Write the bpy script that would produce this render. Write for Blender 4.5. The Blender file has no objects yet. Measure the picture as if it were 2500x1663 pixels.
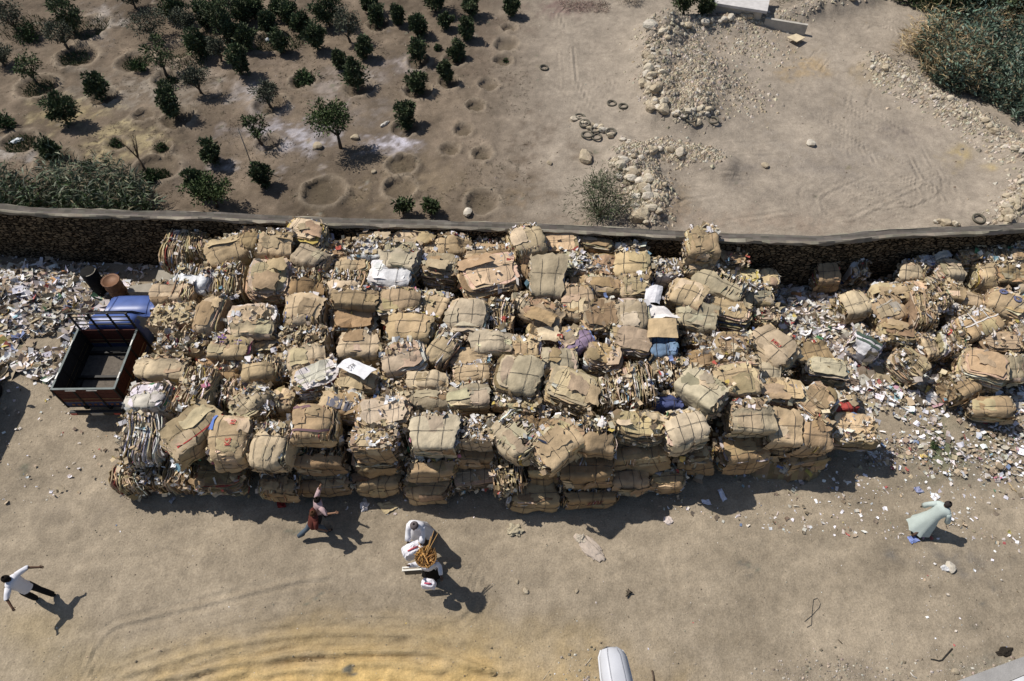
import bpy, math, random
import numpy as np
from mathutils import Vector, Matrix, Euler, noise as mnoise
random.seed(7); np.random.seed(7)
R = math.radians
scene = bpy.context.scene
# ---------------------------------------------------------------- camera
FPX, TH, HC, CX, CY = 1667.0, R(54), 18.0, 1250.0, 831.5
S_, C_ = math.sin(TH), math.cos(TH)
cam_d = bpy.data.cameras.new('camera'); cam = bpy.data.objects.new('camera', cam_d)
scene.collection.objects.link(cam)
cam.location = (0, 0, HC); cam.rotation_euler = (R(90) - TH, 0, 0)
cam_d.lens = 24.0; cam_d.sensor_width = 36.0; cam_d.clip_end = 2000; cam_d.clip_start = 0.1
scene.camera = cam
# ---------------------------------------------------------------- world, sun, exposure
SUN = Vector((1.15, -0.60, -1.70))
w = bpy.data.worlds.new("World"); scene.world = w; w.use_nodes = True
nt = w.node_tree; bg = nt.nodes['Background']
sky = nt.nodes.new('ShaderNodeTexSky'); sky.sky_type = 'NISHITA'; sky.sun_disc = False
sky.sun_elevation = math.atan2(1.70, math.hypot(1.15, 0.6)); sky.sun_rotation = math.atan2(-1.15, 0.6)
nt.links.new(sky.outputs[0], bg.inputs[0]); bg.inputs[1].default_value = 0.07
sl = bpy.data.lights.new('sun', 'SUN'); sl.energy = 4.2; sl.angle = R(0.5); sl.color = (1.0, 0.94, 0.85)
so = bpy.data.objects.new('sun', sl); scene.collection.objects.link(so)
so.rotation_euler = SUN.to_track_quat('-Z', 'Y').to_euler(); so.location = (-20, 20, 40)
scene.view_settings.view_transform = 'Standard'; scene.view_settings.look = 'None'
scene.view_settings.exposure = 0.15; scene.view_settings.gamma = 1.0
scene.render.engine = 'CYCLES'
scene.render.resolution_x = 1024; scene.render.resolution_y = 681

# ---------------------------------------------------------------- helpers
def at(px, py, Z=0.0):
    u = (px - CX) / FPX; v = (py - CY) / FPX; d = S_ + v * C_; h = HC - Z
    return Vector((h * u / d, h * (C_ - v * S_) / d, Z))
def topx(X, Y, Z=0.0):
    dz = HC - Z; dep = Y * C_ + dz * S_
    return CX + FPX * X / dep, CY + FPX * (dz * C_ - Y * S_) / dep
def ppm(py, Z=0.0):
    return FPX * (S_ + (py - CY) / FPX * C_) / (HC - Z)
col = scene.collection
class MB:
    def __init__(s): s.v = []; s.f = []; s.c = []; s.sm = []
    def add(s, vs, fs, c=(1, 1, 1), smooth=False):
        b = len(s.v); s.v.extend([tuple(q) for q in vs])
        for i, f in enumerate(fs):
            s.f.append(tuple(b + k for k in f)); s.sm.append(smooth)
            s.c.append(c[i] if isinstance(c, list) else c)
    def box(s, x0, x1, y0, y1, z0, z1, c=(1, 1, 1), bev=0.0):
        if bev:
            b = bev; vs = []
            for z, i in ((z0, b), (z0 + b, 0), (z1 - b, 0), (z1, b)):
                X0, X1, Y0, Y1 = x0 + i, x1 - i, y0 + i, y1 - i; q = b * .6
                vs += [(X0 + q, Y0, z), (X1 - q, Y0, z), (X1, Y0 + q, z), (X1, Y1 - q, z), (X1 - q, Y1, z), (X0 + q, Y1, z), (X0, Y1 - q, z), (X0, Y0 + q, z)]
            fs = [tuple(range(7, -1, -1)), tuple(range(24, 32))]
            for k in range(3):
                for j in range(8):
                    fs.append((k * 8 + j, k * 8 + (j + 1) % 8, k * 8 + 8 + (j + 1) % 8, k * 8 + 8 + j))
            s.add(vs, fs, c); return
        vs = [(x0, y0, z0), (x1, y0, z0), (x1, y1, z0), (x0, y1, z0), (x0, y0, z1), (x1, y0, z1), (x1, y1, z1), (x0, y1, z1)]
        s.add(vs, [(3, 2, 1, 0), (4, 5, 6, 7), (0, 1, 5, 4), (1, 2, 6, 5), (2, 3, 7, 6), (3, 0, 4, 7)], c)
    def tube(s, pts, rads, n=6, c=(1, 1, 1), closed=False, smooth=True, cap=True):
        pts = [Vector(p) for p in pts]; m = len(pts)
        if not hasattr(rads, '__len__'): rads = [rads] * m
        vs = []; up = Vector((0, 0, 1)); prev = None
        for i, p in enumerate(pts):
            a = pts[(i + 1) % m] if (closed or i < m - 1) else p
            b = pts[i - 1] if (closed or i > 0) else p
            t = (a - b); t = t.normalized() if t.length > 1e-9 else Vector((0, 0, 1))
            if prev is None:
                ref = up if abs(t.z) < .9 else Vector((1, 0, 0)); e = t.cross(ref).normalized()
            else:
                e = (prev - t * prev.dot(t)); e = e.normalized() if e.length > 1e-6 else prev
            prev = e; g = t.cross(e)
            for k in range(n):
                an = 2 * math.pi * k / n; vs.append(p + (e * math.cos(an) + g * math.sin(an)) * rads[i])
        fs = []
        for i in range(m if closed else m - 1):
            j = (i + 1) % m
            for k in range(n): fs.append((i * n + k, i * n + (k + 1) % n, j * n + (k + 1) % n, j * n + k))
        if cap and not closed: fs += [tuple(range(n - 1, -1, -1)), tuple((m - 1) * n + k for k in range(n))]
        s.add(vs, fs, c, smooth)
    def loft(s, rings, c=(1, 1, 1), smooth=True, caps=True):
        n = len(rings[0]); vs = [p for r in rings for p in r]; fs = []
        for i in range(len(rings) - 1):
            for k in range(n): fs.append((i * n + k, i * n + (k + 1) % n, (i + 1) * n + (k + 1) % n, (i + 1) * n + k))
        if caps: fs += [tuple(range(n - 1, -1, -1)), tuple((len(rings) - 1) * n + k for k in range(n))]
        s.add(vs, fs, c, smooth)
    def build(s, name, mat, parent=None, loc=None, rot=None):
        me = bpy.data.meshes.new(name); me.from_pydata(s.v, [], s.f)
        ca = me.color_attributes.new('col', 'FLOAT_COLOR', 'CORNER')
        lens = np.array([len(f) for f in s.f]); cc = np.array(s.c, dtype=np.float32)
        cc = np.concatenate([cc, np.ones((len(cc), 1), np.float32)], 1)
        ca.data.foreach_set('color', np.repeat(cc, lens, 0).ravel())
        me.polygons.foreach_set('use_smooth', np.array(s.sm, dtype=bool))
        me.materials.append(mat); me.update()
        o = bpy.data.objects.new(name, me); col.objects.link(o)
        if parent: o.parent = parent
        if loc is not None: o.location = loc
        if rot is not None: o.rotation_euler = rot
        return o
def tag(o, label=None, cat=None, group=None, kind=None):
    if label: o['label'] = label
    if cat: o['category'] = cat
    if group: o['group'] = group
    if kind: o['kind'] = kind
    return o
def empty(name, loc, rot=(0, 0, 0), label=None, cat=None, group=None):
    o = bpy.data.objects.new(name, None); col.objects.link(o); o.location = loc; o.rotation_euler = rot
    o.empty_display_size = .2
    return tag(o, label, cat, group)
def copy_tree(o, parent=None):
    c = o.copy(); col.objects.link(c); c.parent = parent
    for ch in [x for x in bpy.data.objects if x.parent == o]: copy_tree(ch, c)
    return c
def jit(c, a=.12):
    k = 1 + random.uniform(-a, a); return tuple(max(0, q * k * (1 + random.uniform(-a * .25, a * .25))) for q in c)
# ---------------------------------------------------------------- materials
def mat_attr(name, rough=.9, nscale=8, namt=.25, bump=.0, bscale=30, spec=.2, metal=0, detail=4, bdist=.02):
    m = bpy.data.materials.new(name); m.use_nodes = True; n = m.node_tree.nodes; l = m.node_tree.links
    p = n['Principled BSDF']; p.inputs['Roughness'].default_value = rough
    p.inputs['Specular IOR Level'].default_value = spec; p.inputs['Metallic'].default_value = metal
    a = n.new('ShaderNodeAttribute'); a.attribute_name = 'col'
    g = n.new('ShaderNodeNewGeometry')
    no = n.new('ShaderNodeTexNoise'); no.inputs['Scale'].default_value = nscale; no.inputs['Detail'].default_value = detail
    l.new(g.outputs['Position'], no.inputs['Vector'])
    mr = n.new('ShaderNodeMapRange'); mr.inputs[1].default_value = .25; mr.inputs[2].default_value = .75
    mr.inputs[3].default_value = 1 - namt; mr.inputs[4].default_value = 1 + namt * .6; l.new(no.outputs[0], mr.inputs[0])
    mx = n.new('ShaderNodeVectorMath'); mx.operation = 'SCALE'
    l.new(a.outputs['Color'], mx.inputs[0]); l.new(mr.outputs[0], mx.inputs['Scale'])
    l.new(mx.outputs[0], p.inputs['Base Color'])
    if bump:
        b = n.new('ShaderNodeBump'); b.inputs['Strength'].default_value = bump; b.inputs['Distance'].default_value = bdist
        nb = n.new('ShaderNodeTexNoise'); nb.inputs['Scale'].default_value = bscale; nb.inputs['Detail'].default_value = 5
        l.new(g.outputs['Position'], nb.inputs['Vector']); l.new(nb.outputs[0], b.inputs['Height']); l.new(b.outputs[0], p.inputs['Normal'])
    return m
M_card = mat_attr('cardboard', .92, 3.5, .30, .5, 9, .1, bdist=.05)
M_paper = mat_attr('paper', .9, 6, .15, .0, spec=.15)
M_wire = mat_attr('baling_wire', .6, 10, .2, spec=.3)
M_stone = mat_attr('limestone', .95, 5, .3, .6, 14, .1, bdist=.04)
M_leaf = mat_attr('foliage', .75, 2.0, .35, spec=.25)
M_bark = mat_attr('bark', .9, 20, .3, .4, 40)
M_paint = mat_attr('vehicle_paint', .42, 5, .14, spec=.5)
M_plank = mat_attr('painted_planks', .75, 12, .35, .3, 40)
M_metal = mat_attr('weathered_metal', .6, 6, .3, spec=.4, metal=.3)
M_rubber = mat_attr('rubber', .85, 9, .35)
M_conc = mat_attr('concrete', .95, 4, .2, .4, 30, .1)
M_cloth = mat_attr('cloth', .95, 9, .08, spec=.08)
M_skin = mat_attr('skin', .6, 9, .1, spec=.3)
M_plastic = mat_attr('plastic', .5, 6, .1, spec=.4)
def glass_mat():
    m = bpy.data.materials.new('window_glass'); m.use_nodes = True; p = m.node_tree.nodes['Principled BSDF']
    p.inputs['Base Color'].default_value = (.25, .28, .3, 1); p.inputs['Roughness'].default_value = .15
    p.inputs['Specular IOR Level'].default_value = .7; return m
M_glass = glass_mat()
# ---------------------------------------------------------------- numpy value noise
_perm = np.random.RandomState(3).rand(256, 256)
def vn(x, y):
    xi = np.floor(x).astype(int); yi = np.floor(y).astype(int); fx = x - xi; fy = y - yi
    fx = fx * fx * (3 - 2 * fx); fy = fy * fy * (3 - 2 * fy)
    g = lambda a, b: _perm[a & 255, b & 255]
    return (g(xi, yi) * (1 - fx) + g(xi + 1, yi) * fx) * (1 - fy) + (g(xi, yi + 1) * (1 - fx) + g(xi + 1, yi + 1) * fx) * fy
def fbm(x, y, o=4, lac=2.03, gain=.5):
    t = 0; a = 1; s = 0
    for i in range(o):
        t = t + a * vn(x + 13.7 * i, y + 7.3 * i); s += a; a *= gain; x = x * lac; y = y * lac
    return t / s
_PL = _perm.tolist()
def sfbm(x, y, o=3):
    t = 0.; a = 1.; q = 0.
    for i in range(o):
        X = x + 13.7 * i; Y = y + 7.3 * i; xi = math.floor(X); yi = math.floor(Y); fx = X - xi; fy = Y - yi; fx = fx * fx * (3 - 2 * fx); fy = fy * fy * (3 - 2 * fy)
        r0 = _PL[xi & 255]; r1 = _PL[(xi + 1) & 255]; b = yi & 255; c = (yi + 1) & 255
        t += a * ((r0[b] * (1 - fx) + r1[b] * fx) * (1 - fy) + (r0[c] * (1 - fx) + r1[c] * fx) * fy); q += a; a *= .5; x *= 2.03; y *= 2.03
    return t / q
def pip(px, py, poly):
    if getattr(px, 'ndim', 1) == 0:
        x, y = float(px), float(py); r = False; n = len(poly); j = n - 1
        for i in range(n):
            x0, y0 = poly[i]; x1, y1 = poly[j]
            if (y0 > y) != (y1 > y) and x < (x1 - x0) * (y - y0) / (y1 - y0) + x0: r = not r
            j = i
        return r
    px = np.asarray(px); ins = np.zeros(px.shape, bool); n = len(poly)
    for i in range(n):
        x0, y0 = poly[i]; x1, y1 = poly[(i + 1) % n]
        if y0 == y1: continue
        c = ((y0 > py) != (y1 > py)) & (px < (x1 - x0) * (py - y0) / (y1 - y0) + x0); ins ^= c
    return ins
def segd(X, Y, a, b):
    ax, ay = a; bx, by = b; dx, dy = bx - ax, by - ay
    t = np.clip(((X - ax) * dx + (Y - ay) * dy) / (dx * dx + dy * dy + 1e-9), 0, 1)
    return np.hypot(X - ax - t * dx, Y - ay - t * dy)
def poly_d(X, Y, pts):
    d = None
    for i in range(len(pts) - 1):
        q = segd(X, Y, pts[i], pts[i + 1]); d = q if d is None else np.minimum(d, q)
    return d
def W2(pxs): return [tuple(at(x, y)[:2]) for x, y in pxs]
# ---------------------------------------------------------------- ground
BASINS = [(1228,147,24),(1193,208,25),(1160,259,24),(1130,318,23),(1097,365,25),(1177,375,27),(980,402,38),(975,462,40),(1180,492,42),(790,470,52),
 (1243,68,20),(1238,108,30),(740,197,32),(283,352,26),(395,362,24),(47,350,44),(188,138,48),(330,152,44),(92,212,50),(255,238,34),(432,290,40),(660,255,40),(655,350,30),
 (385,410,55),(135,395,48),(220,412,24),(350,280,26),(408,195,36),(430,125,40),(585,95,40),(655,105,40),(210,70,55),(880,215,36),(990,312,34),(1022,222,34),(1095,203,26),(1020,150,30),(1110,146,28),(925,60,28)]
BW = [(at(x, y), r / ppm(y)) for x, y, r in BASINS]
RUB = [ # polyline in px, half width m, height m
 ([(1600,100),(1590,160),(1592,225),(1610,275),(1680,290)], .95, .55),
 ([(1600,95),(1680,62),(1770,62),(1900,50)], .8, .45),
 ([(1640,120),(1700,180),(1690,250)], 1.5, .5),
 ([(1425,300),(1470,325),(1530,345)], .4, .18),
 ([(1530,385),(1600,370),(1690,385),(1760,410)], .7, .45),
 ([(1510,430),(1570,440),(1600,490),(1570,545)], .85, .55),
 ([(2135,160),(2210,205),(2300,265),(2400,320),(2500,385)], .8, .45),
 ([(2490,440),(2480,500),(2440,548)], .9, .4), ([(2285,540),(2350,552)], .5, .2),
 ([(1960,40),(2020,18),(2100,0)], .8, .6)]
RW = [(W2(p), hw, h) for p, hw, h in RUB]
RIDG = [([(300,1650),(500,1590),(640,1560),(760,1545),(900,1545),(1080,1552)], .07, .07), ([(380,1663),(560,1625),(700,1600),(900,1590),(1050,1590),(1200,1640)], .07, .12),
 ([(500,1663),(620,1630),(700,1605),(780,1590)], .10, .07), ([(1000,1575),(1100,1560),(1200,1575)], .1, .05), ([(380,1590),(560,1540),(760,1508),(960,1500),(1120,1520)], .05, .045), ([(250,1640),(450,1570),(650,1530),(850,1515)], .04, .03), ([(560,1485),(760,1462),(960,1450)], .04, .025), ([(840,1625),(960,1618),(1080,1640)], .07, .08), ([(620,1650),(760,1630),(860,1640)], .07, .08), ([(1080,1625),(1180,1635),(1250,1640)], .1, .05)]
GW = [(W2(p), hw, h) for p, hw, h in RIDG]
LIT_L = [(-40,655),(190,650),(320,700),(250,770),(210,860),(150,960),(60,900),(-40,930)]
LIT_R = [(1800,700),(1880,640),(2150,640),(2500,620),(2560,1000),(2300,990),(2150,970),(2050,930),(1950,860),(1870,790)]
def gh(X, Y):
    X = np.asarray(X, float); Y = np.asarray(Y, float)
    z = (fbm(X * .35, Y * .35, 3) - .5) * .12 + (fbm(X * 2.1 + 9, Y * 2.1, 3) - .5) * .035
    far = 1 / (1 + np.exp(-(Y - 16.6) * 4))
    z = z + far * ((fbm(X * .8, Y * .8, 3) - .5) * .14 + (fbm(X * 4, Y * 4, 2) - .5) * .05 * (X < 1.5))
    for c, r in BW:
        d = np.hypot(X - c.x, Y - c.y) / r; d = d * (1 + .55 * (fbm(X * 1.7 + r * 50, Y * 1.7, 3) - .5))
        z = z - .16 * np.clip(1 - d ** 6, 0, 1) + .19 * fbm(X * 4 + 3, Y * 4, 2) * np.exp(-((d - 1.08) / .14) ** 2)
    for p, hw, h in RW:
        d = poly_d(X, Y, p) / hw; z = z + h * np.exp(-d * d) * (.6 + .8 * fbm(X * 2.2, Y * 2.2, 3))
    for p, hw, h in GW:
        d = poly_d(X, Y, p); nn = fbm(X * 3, Y * 3, 3); d = d + (nn - .5) * .12
        z = z + h * np.exp(-(d / hw) ** 2) * (.3 + 1.4 * nn) - h * .6 * np.exp(-((d - hw * 1.8) / hw) ** 2)
    px, py = topx(X, Y, 0)
    s = np.exp(-((px - 850) / 520) ** 2 - ((py - 1700) / 90) ** 2)
    z = z + s * ((fbm(X * 6, Y * 6, 3) - .45) * .24 + (fbm(X * 2, Y * 2, 2) - .45) * .15)
    z = z + (Y < 9) * (fbm(X * 6 + 2, Y * 6, 3) - .5) * .025
    z = z + .22 * np.exp(-((px - 60) / 170) ** 2 - ((py - 730) / 60) ** 2) * (.5 + fbm(X * 2, Y * 2, 3))
    z = z + .22 * np.exp(-((px - 2150) / 330) ** 2 - ((py - 760) / 80) ** 2) * (.5 + fbm(X * 2, Y * 2, 3))
    return z
_gx = np.linspace(-36, 36, 1441); _gy = np.linspace(0, 60, 1201); _GT = None
def G(x, y):
    global _GT
    if _GT is None:
        XX, YY = np.meshgrid(_gx, _gy); _GT = gh(XX, YY)
    i = min(max((x + 36) / .05, 0), 1438.99); j = min(max(y / .05, 0), 1198.99); a, b = int(i), int(j); u, v = i - a, j - b
    return float((_GT[b, a] * (1 - u) + _GT[b, a + 1] * u) * (1 - v) + (_GT[b + 1, a] * (1 - u) + _GT[b + 1, a + 1] * u) * v)
def atg(px, py):
    p = at(px, py); 
    for _ in range(2): p = at(px, py, G(p.x, p.y))
    return p
PATCH = [ # px,py,rx,ry,colour,strength
 (900,1715,560,130,(.56,.395,.165),.97),(1000,1560,420,60,(.37,.28,.15),.5),(250,1620,300,60,(.33,.27,.17),.35),(80,1530,110,50,(.36,.28,.15),.4),
 (620,235,38,30,(.55,.54,.58),.8),(700,335,95,38,(.46,.44,.48),.75),(960,348,55,16,(.60,.58,.66),.9),(880,275,80,35,(.22,.19,.17),.6),(910,190,45,28,(.42,.38,.36),.6),
 (985,160,22,18,(.55,.5,.5),.7),(240,55,35,40,(.45,.41,.38),.7),(20,375,45,18,(.5,.48,.48),.8),(555,400,35,14,(.5,.46,.45),.7),(350,225,130,45,(.36,.32,.27),.5),
 (290,345,75,32,(.46,.38,.22),.7),(180,275,70,22,(.44,.36,.2),.6),(480,180,80,18,(.42,.36,.3),.5),(800,215,35,60,(.40,.36,.34),.5),
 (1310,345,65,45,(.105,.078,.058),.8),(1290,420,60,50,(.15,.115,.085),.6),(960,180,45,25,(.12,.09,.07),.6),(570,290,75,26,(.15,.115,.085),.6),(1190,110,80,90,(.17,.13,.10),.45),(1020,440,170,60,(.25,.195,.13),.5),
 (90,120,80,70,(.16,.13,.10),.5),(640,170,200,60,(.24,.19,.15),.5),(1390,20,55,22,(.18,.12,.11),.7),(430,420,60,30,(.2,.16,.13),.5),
 (2340,378,32,22,(.45,.34,.14),.8),(2410,412,18,10,(.45,.34,.14),.7),(1960,160,70,32,(.40,.29,.16),.6),(1690,240,60,40,(.42,.31,.18),.6),(2240,320,90,20,(.17,.14,.12),.6),(1600,500,70,45,(.38,.28,.17),.5),(2130,190,60,30,(.3,.24,.16),.5),
 (1800,420,150,22,(.2,.17,.145),.4),(1750,540,250,25,(.33,.25,.19),.4),(2050,380,250,70,(.31,.275,.24),.3),(1500,180,120,100,(.30,.255,.205),.35),
 (80,800,190,130,(.17,.145,.11),.6),(2150,800,350,130,(.20,.17,.14),.5),(2350,1110,160,120,(.20,.18,.14),.5),(2330,1365,80,35,(.15,.14,.13),.6),(2290,1070,40,60,(.11,.14,.07),.7),(2420,1060,35,20,(.12,.15,.07),.6),
 (400,1230,300,60,(.23,.195,.155),.4),(2050,1640,140,30,(.2,.17,.135),.6),(2440,1640,120,30,(.2,.19,.155),.6)]
def build_ground():
    xs = np.concatenate([[-400, -150, -70, -45], np.linspace(-33, 33, 600), [45, 70, 150, 400]])
    ys = [-60, -20, -6, 0]; y = 1.5
    while y < 42: ys.append(y); y += .05 + y * .0032
    ys = np.array(ys + [45, 55, 80, 150, 400])
    X, Y = np.meshgrid(xs, ys); Z = gh(X, Y)
    edge = np.clip((np.abs(X) - 32) / 10, 0, 1); Z = Z * (1 - edge) * (1 - np.clip((Y - 40) / 5, 0, 1))
    px, py = topx(X, Y, 0)
    ny, nx = X.shape
    base = np.zeros((ny, nx, 3)) + np.array([.300, .250, .186])
    far = 1 / (1 + np.exp(-(Y - 16.6) * 4)); orch = far * (1 / (1 + np.exp((px - 1260) / 50)))
    n1 = fbm(X * .5, Y * .5, 4); n2 = fbm(X * 2.5 + 5, Y * 2.5, 4); n5 = fbm(X * 2.6 + 31, Y * 2.6, 5, 2.2, .7); n4 = fbm(X * 1.2 + 3, Y * 1.2, 5, 2.1, .62)
    oc = np.array([.150, .118, .088]); lot = np.array([.305, .26, .21])
    base = base * (1 - far[..., None]) + lot * far[..., None]
    base = base * (1 - orch[..., None]) + oc * orch[..., None]
    g2 = np.clip((n1 - .5) * 3.2, -1, 1)
    base = base * (1 + g2[..., None] * (.07 + .26 * orch[..., None])) * (1 + ((n2 - .5) * (.14 + .35 * orch) + (n4 - .5) * (.25 + .9 * orch))[..., None])
    for k_, (cx, cy, rx, ry, c, s) in enumerate(PATCH):
        q_ = .35 if k_ < 4 else 1
        d = ((px - cx) / rx) ** 2 + ((py - cy) / ry) ** 2; d = d * (1 + q_ * (1.6 * (n2 - .5) + 2.4 * (n4 - .5))) + q_ * (2.2 * (n1 - .5) + 1.6 * (n4 - .5))
        a = s * np.exp(-np.clip(d, 0, 40) ** 1.3) * (1 if k_ < 4 else np.clip((n5 - .38) * 5, .15, 1)); base = base * (1 - a[..., None]) + np.array(c) * a[..., None]
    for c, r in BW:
        d = np.hypot(X - c.x, Y - c.y) / r; a = .6 * np.exp(-(d / .85) ** 4) * (n2 + .6); base = base * (1 - a[..., None]) + np.array([.10, .08, .055]) * a[..., None]  # shade inside the basins painted in as darker soil colour
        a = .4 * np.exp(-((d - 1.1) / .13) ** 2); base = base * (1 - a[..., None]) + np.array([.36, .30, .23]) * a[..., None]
    st = fbm(X * .5 + Y * .12, Y * 3.2 - X * .5, 4); base = base * (1 + ((st - .5) * .30 * (1 - far) + (n4 - .5) * .22 * (1 - orch) + (n1 - .5) * .2 * (1 - far))[..., None])
    base = np.clip(base, .01, .9)
    fade = np.clip(np.maximum((Y - 37) / 5, (np.abs(X) - 31) / 4), 0, 1)[..., None]; base = base * (1 - fade) + np.array([.255, .215, .17]) * fade
    V = np.stack([X, Y, Z], -1).reshape(-1, 3)
    idx = np.arange(ny * nx).reshape(ny, nx)
    F = np.stack([idx[:-1, :-1], idx[:-1, 1:], idx[1:, 1:], idx[1:, :-1]], -1).reshape(-1, 4)
    me = bpy.data.meshes.new('ground'); me.vertices.add(len(V)); me.vertices.foreach_set('co', V.ravel())
    me.loops.add(F.size); me.loops.foreach_set('vertex_index', F.ravel()); me.polygons.add(len(F))
    me.polygons.foreach_set('loop_start', np.arange(0, F.size, 4)); me.polygons.foreach_set('loop_total', np.full(len(F), 4))
    me.update(calc_edges=True)
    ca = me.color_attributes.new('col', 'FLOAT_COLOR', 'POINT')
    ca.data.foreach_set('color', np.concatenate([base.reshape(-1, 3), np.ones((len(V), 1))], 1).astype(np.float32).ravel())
    # wheel track mask
    TR = [([(1400,40),(1440,130),(1450,200),(1500,270)], 2.2), ([(1700,395),(1850,410),(2050,400),(2250,480)], 1.6), ([(2150,80),(2050,170),(2020,260),(2150,350),(2200,430),(2050,500)], 2.2), ([(300,1600),(700,1500),(1100,1450)], .8), ([(1700,520),(1950,480),(2200,470)], 1.2)]
    tr = np.zeros_like(X)
    for p, hw in TR:
        d = poly_d(X, Y, W2(p)); wob = fbm(X * .6, Y * .6, 3) * 1.6; lane = np.exp(-((d - .75) / .22) ** 2) + .7 * np.exp(-((d - 1.5) / .16) ** 2) + .5 * np.exp(-(d / .14) ** 2)
        tr = tr + lane * np.sin(d * 22 + wob * 3) * np.clip((fbm(X * .7 + hw, Y * .7, 3) - .4) * 5, 0, 1) * (d < hw * 1.3)
    ta = me.attributes.new('track', 'FLOAT', 'POINT'); ta.data.foreach_set('value', tr.astype(np.float32).ravel())
    me.polygons.foreach_set('use_smooth', np.ones(len(F), bool))
    m = bpy.data.materials.new('soil'); m.use_nodes = True; n = m.node_tree.nodes; l = m.node_tree.links
    p = n['Principled BSDF']; p.inputs['Roughness'].default_value = .97; p.inputs['Specular IOR Level'].default_value = .05
    a = n.new('ShaderNodeAttribute'); a.attribute_name = 'col'; g = n.new('ShaderNodeNewGeometry')
    def noi(sc, d=6, r=.65):
        q = n.new('ShaderNodeTexNoise'); q.inputs['Scale'].default_value = sc; q.inputs['Detail'].default_value = d; q.inputs['Roughness'].default_value = r
        l.new(g.outputs['Position'], q.inputs['Vector']); return q
    a1 = noi(3.2); a2 = noi(22, 4, .7)
    def rng(src, lo, hi, a0=.3, b0=.7):
        q = n.new('ShaderNodeMapRange'); q.inputs[1].default_value = a0; q.inputs[2].default_value = b0
        q.inputs[3].default_value = lo; q.inputs[4].default_value = hi; l.new(src, q.inputs[0]); return q
    r1 = rng(a1.outputs[0], .82, 1.16); r2 = rng(a2.outputs[0], .76, 1.22)
    mu = n.new('ShaderNodeMath'); mu.operation = 'MULTIPLY'; l.new(r1.outputs[0], mu.inputs[0]); l.new(r2.outputs[0], mu.inputs[1])
    sc = n.new('ShaderNodeVectorMath'); sc.operation = 'SCALE'; l.new(a.outputs['Color'], sc.inputs[0]); l.new(mu.outputs[0], sc.inputs['Scale'])
    vo = n.new('ShaderNodeTexVoronoi'); vo.inputs['Scale'].default_value = 5.5; l.new(g.outputs['Position'], vo.inputs['Vector'])
    peb = rng(vo.outputs['Distance'], 1, 0, .05, .12)
    wn = n.new('ShaderNodeTexWhiteNoise'); l.new(vo.outputs['Position'], wn.inputs['Vector'])
    pt = rng(wn.outputs['Value'], 0, .55, .62, .8)
    pm = n.new('ShaderNodeMath'); pm.operation = 'MULTIPLY'; l.new(peb.outputs[0], pm.inputs[0]); l.new(pt.outputs[0], pm.inputs[1])
    mxp = n.new('ShaderNodeMix'); mxp.data_type = 'RGBA'; l.new(pm.outputs[0], mxp.inputs[0]); l.new(sc.outputs[0], mxp.inputs[6]); mxp.inputs[7].default_value = (.42, .38, .31, 1)
    l.new(mxp.outputs[2], p.inputs['Base Color'])
    ta_ = n.new('ShaderNodeAttribute'); ta_.attribute_name = 'track'
    wm = n.new('ShaderNodeMath'); wm.operation = 'MULTIPLY'; wm.inputs[0].default_value = 1; l.new(ta_.outputs['Fac'], wm.inputs[1])
    b0 = n.new('ShaderNodeBump'); b0.inputs['Strength'].default_value = .8; b0.inputs['Distance'].default_value = .03; l.new(wm.outputs[0], b0.inputs['Height'])
    b1 = n.new('ShaderNodeBump'); b1.inputs['Strength'].default_value = .7; b1.inputs['Distance'].default_value = .06; l.new(a1.outputs[0], b1.inputs['Height']); l.new(b0.outputs[0], b1.inputs['Normal'])
    b2 = n.new('ShaderNodeBump'); b2.inputs['Strength'].default_value = .8; b2.inputs['Distance'].default_value = .018; l.new(a2.outputs[0], b2.inputs['Height']); l.new(b1.outputs[0], b2.inputs['Normal'])
    l.new(b2.outputs[0], p.inputs['Normal']); me.materials.append(m)
    o = bpy.data.objects.new('ground', me); col.objects.link(o); o['kind'] = 'structure'
build_ground()
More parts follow.
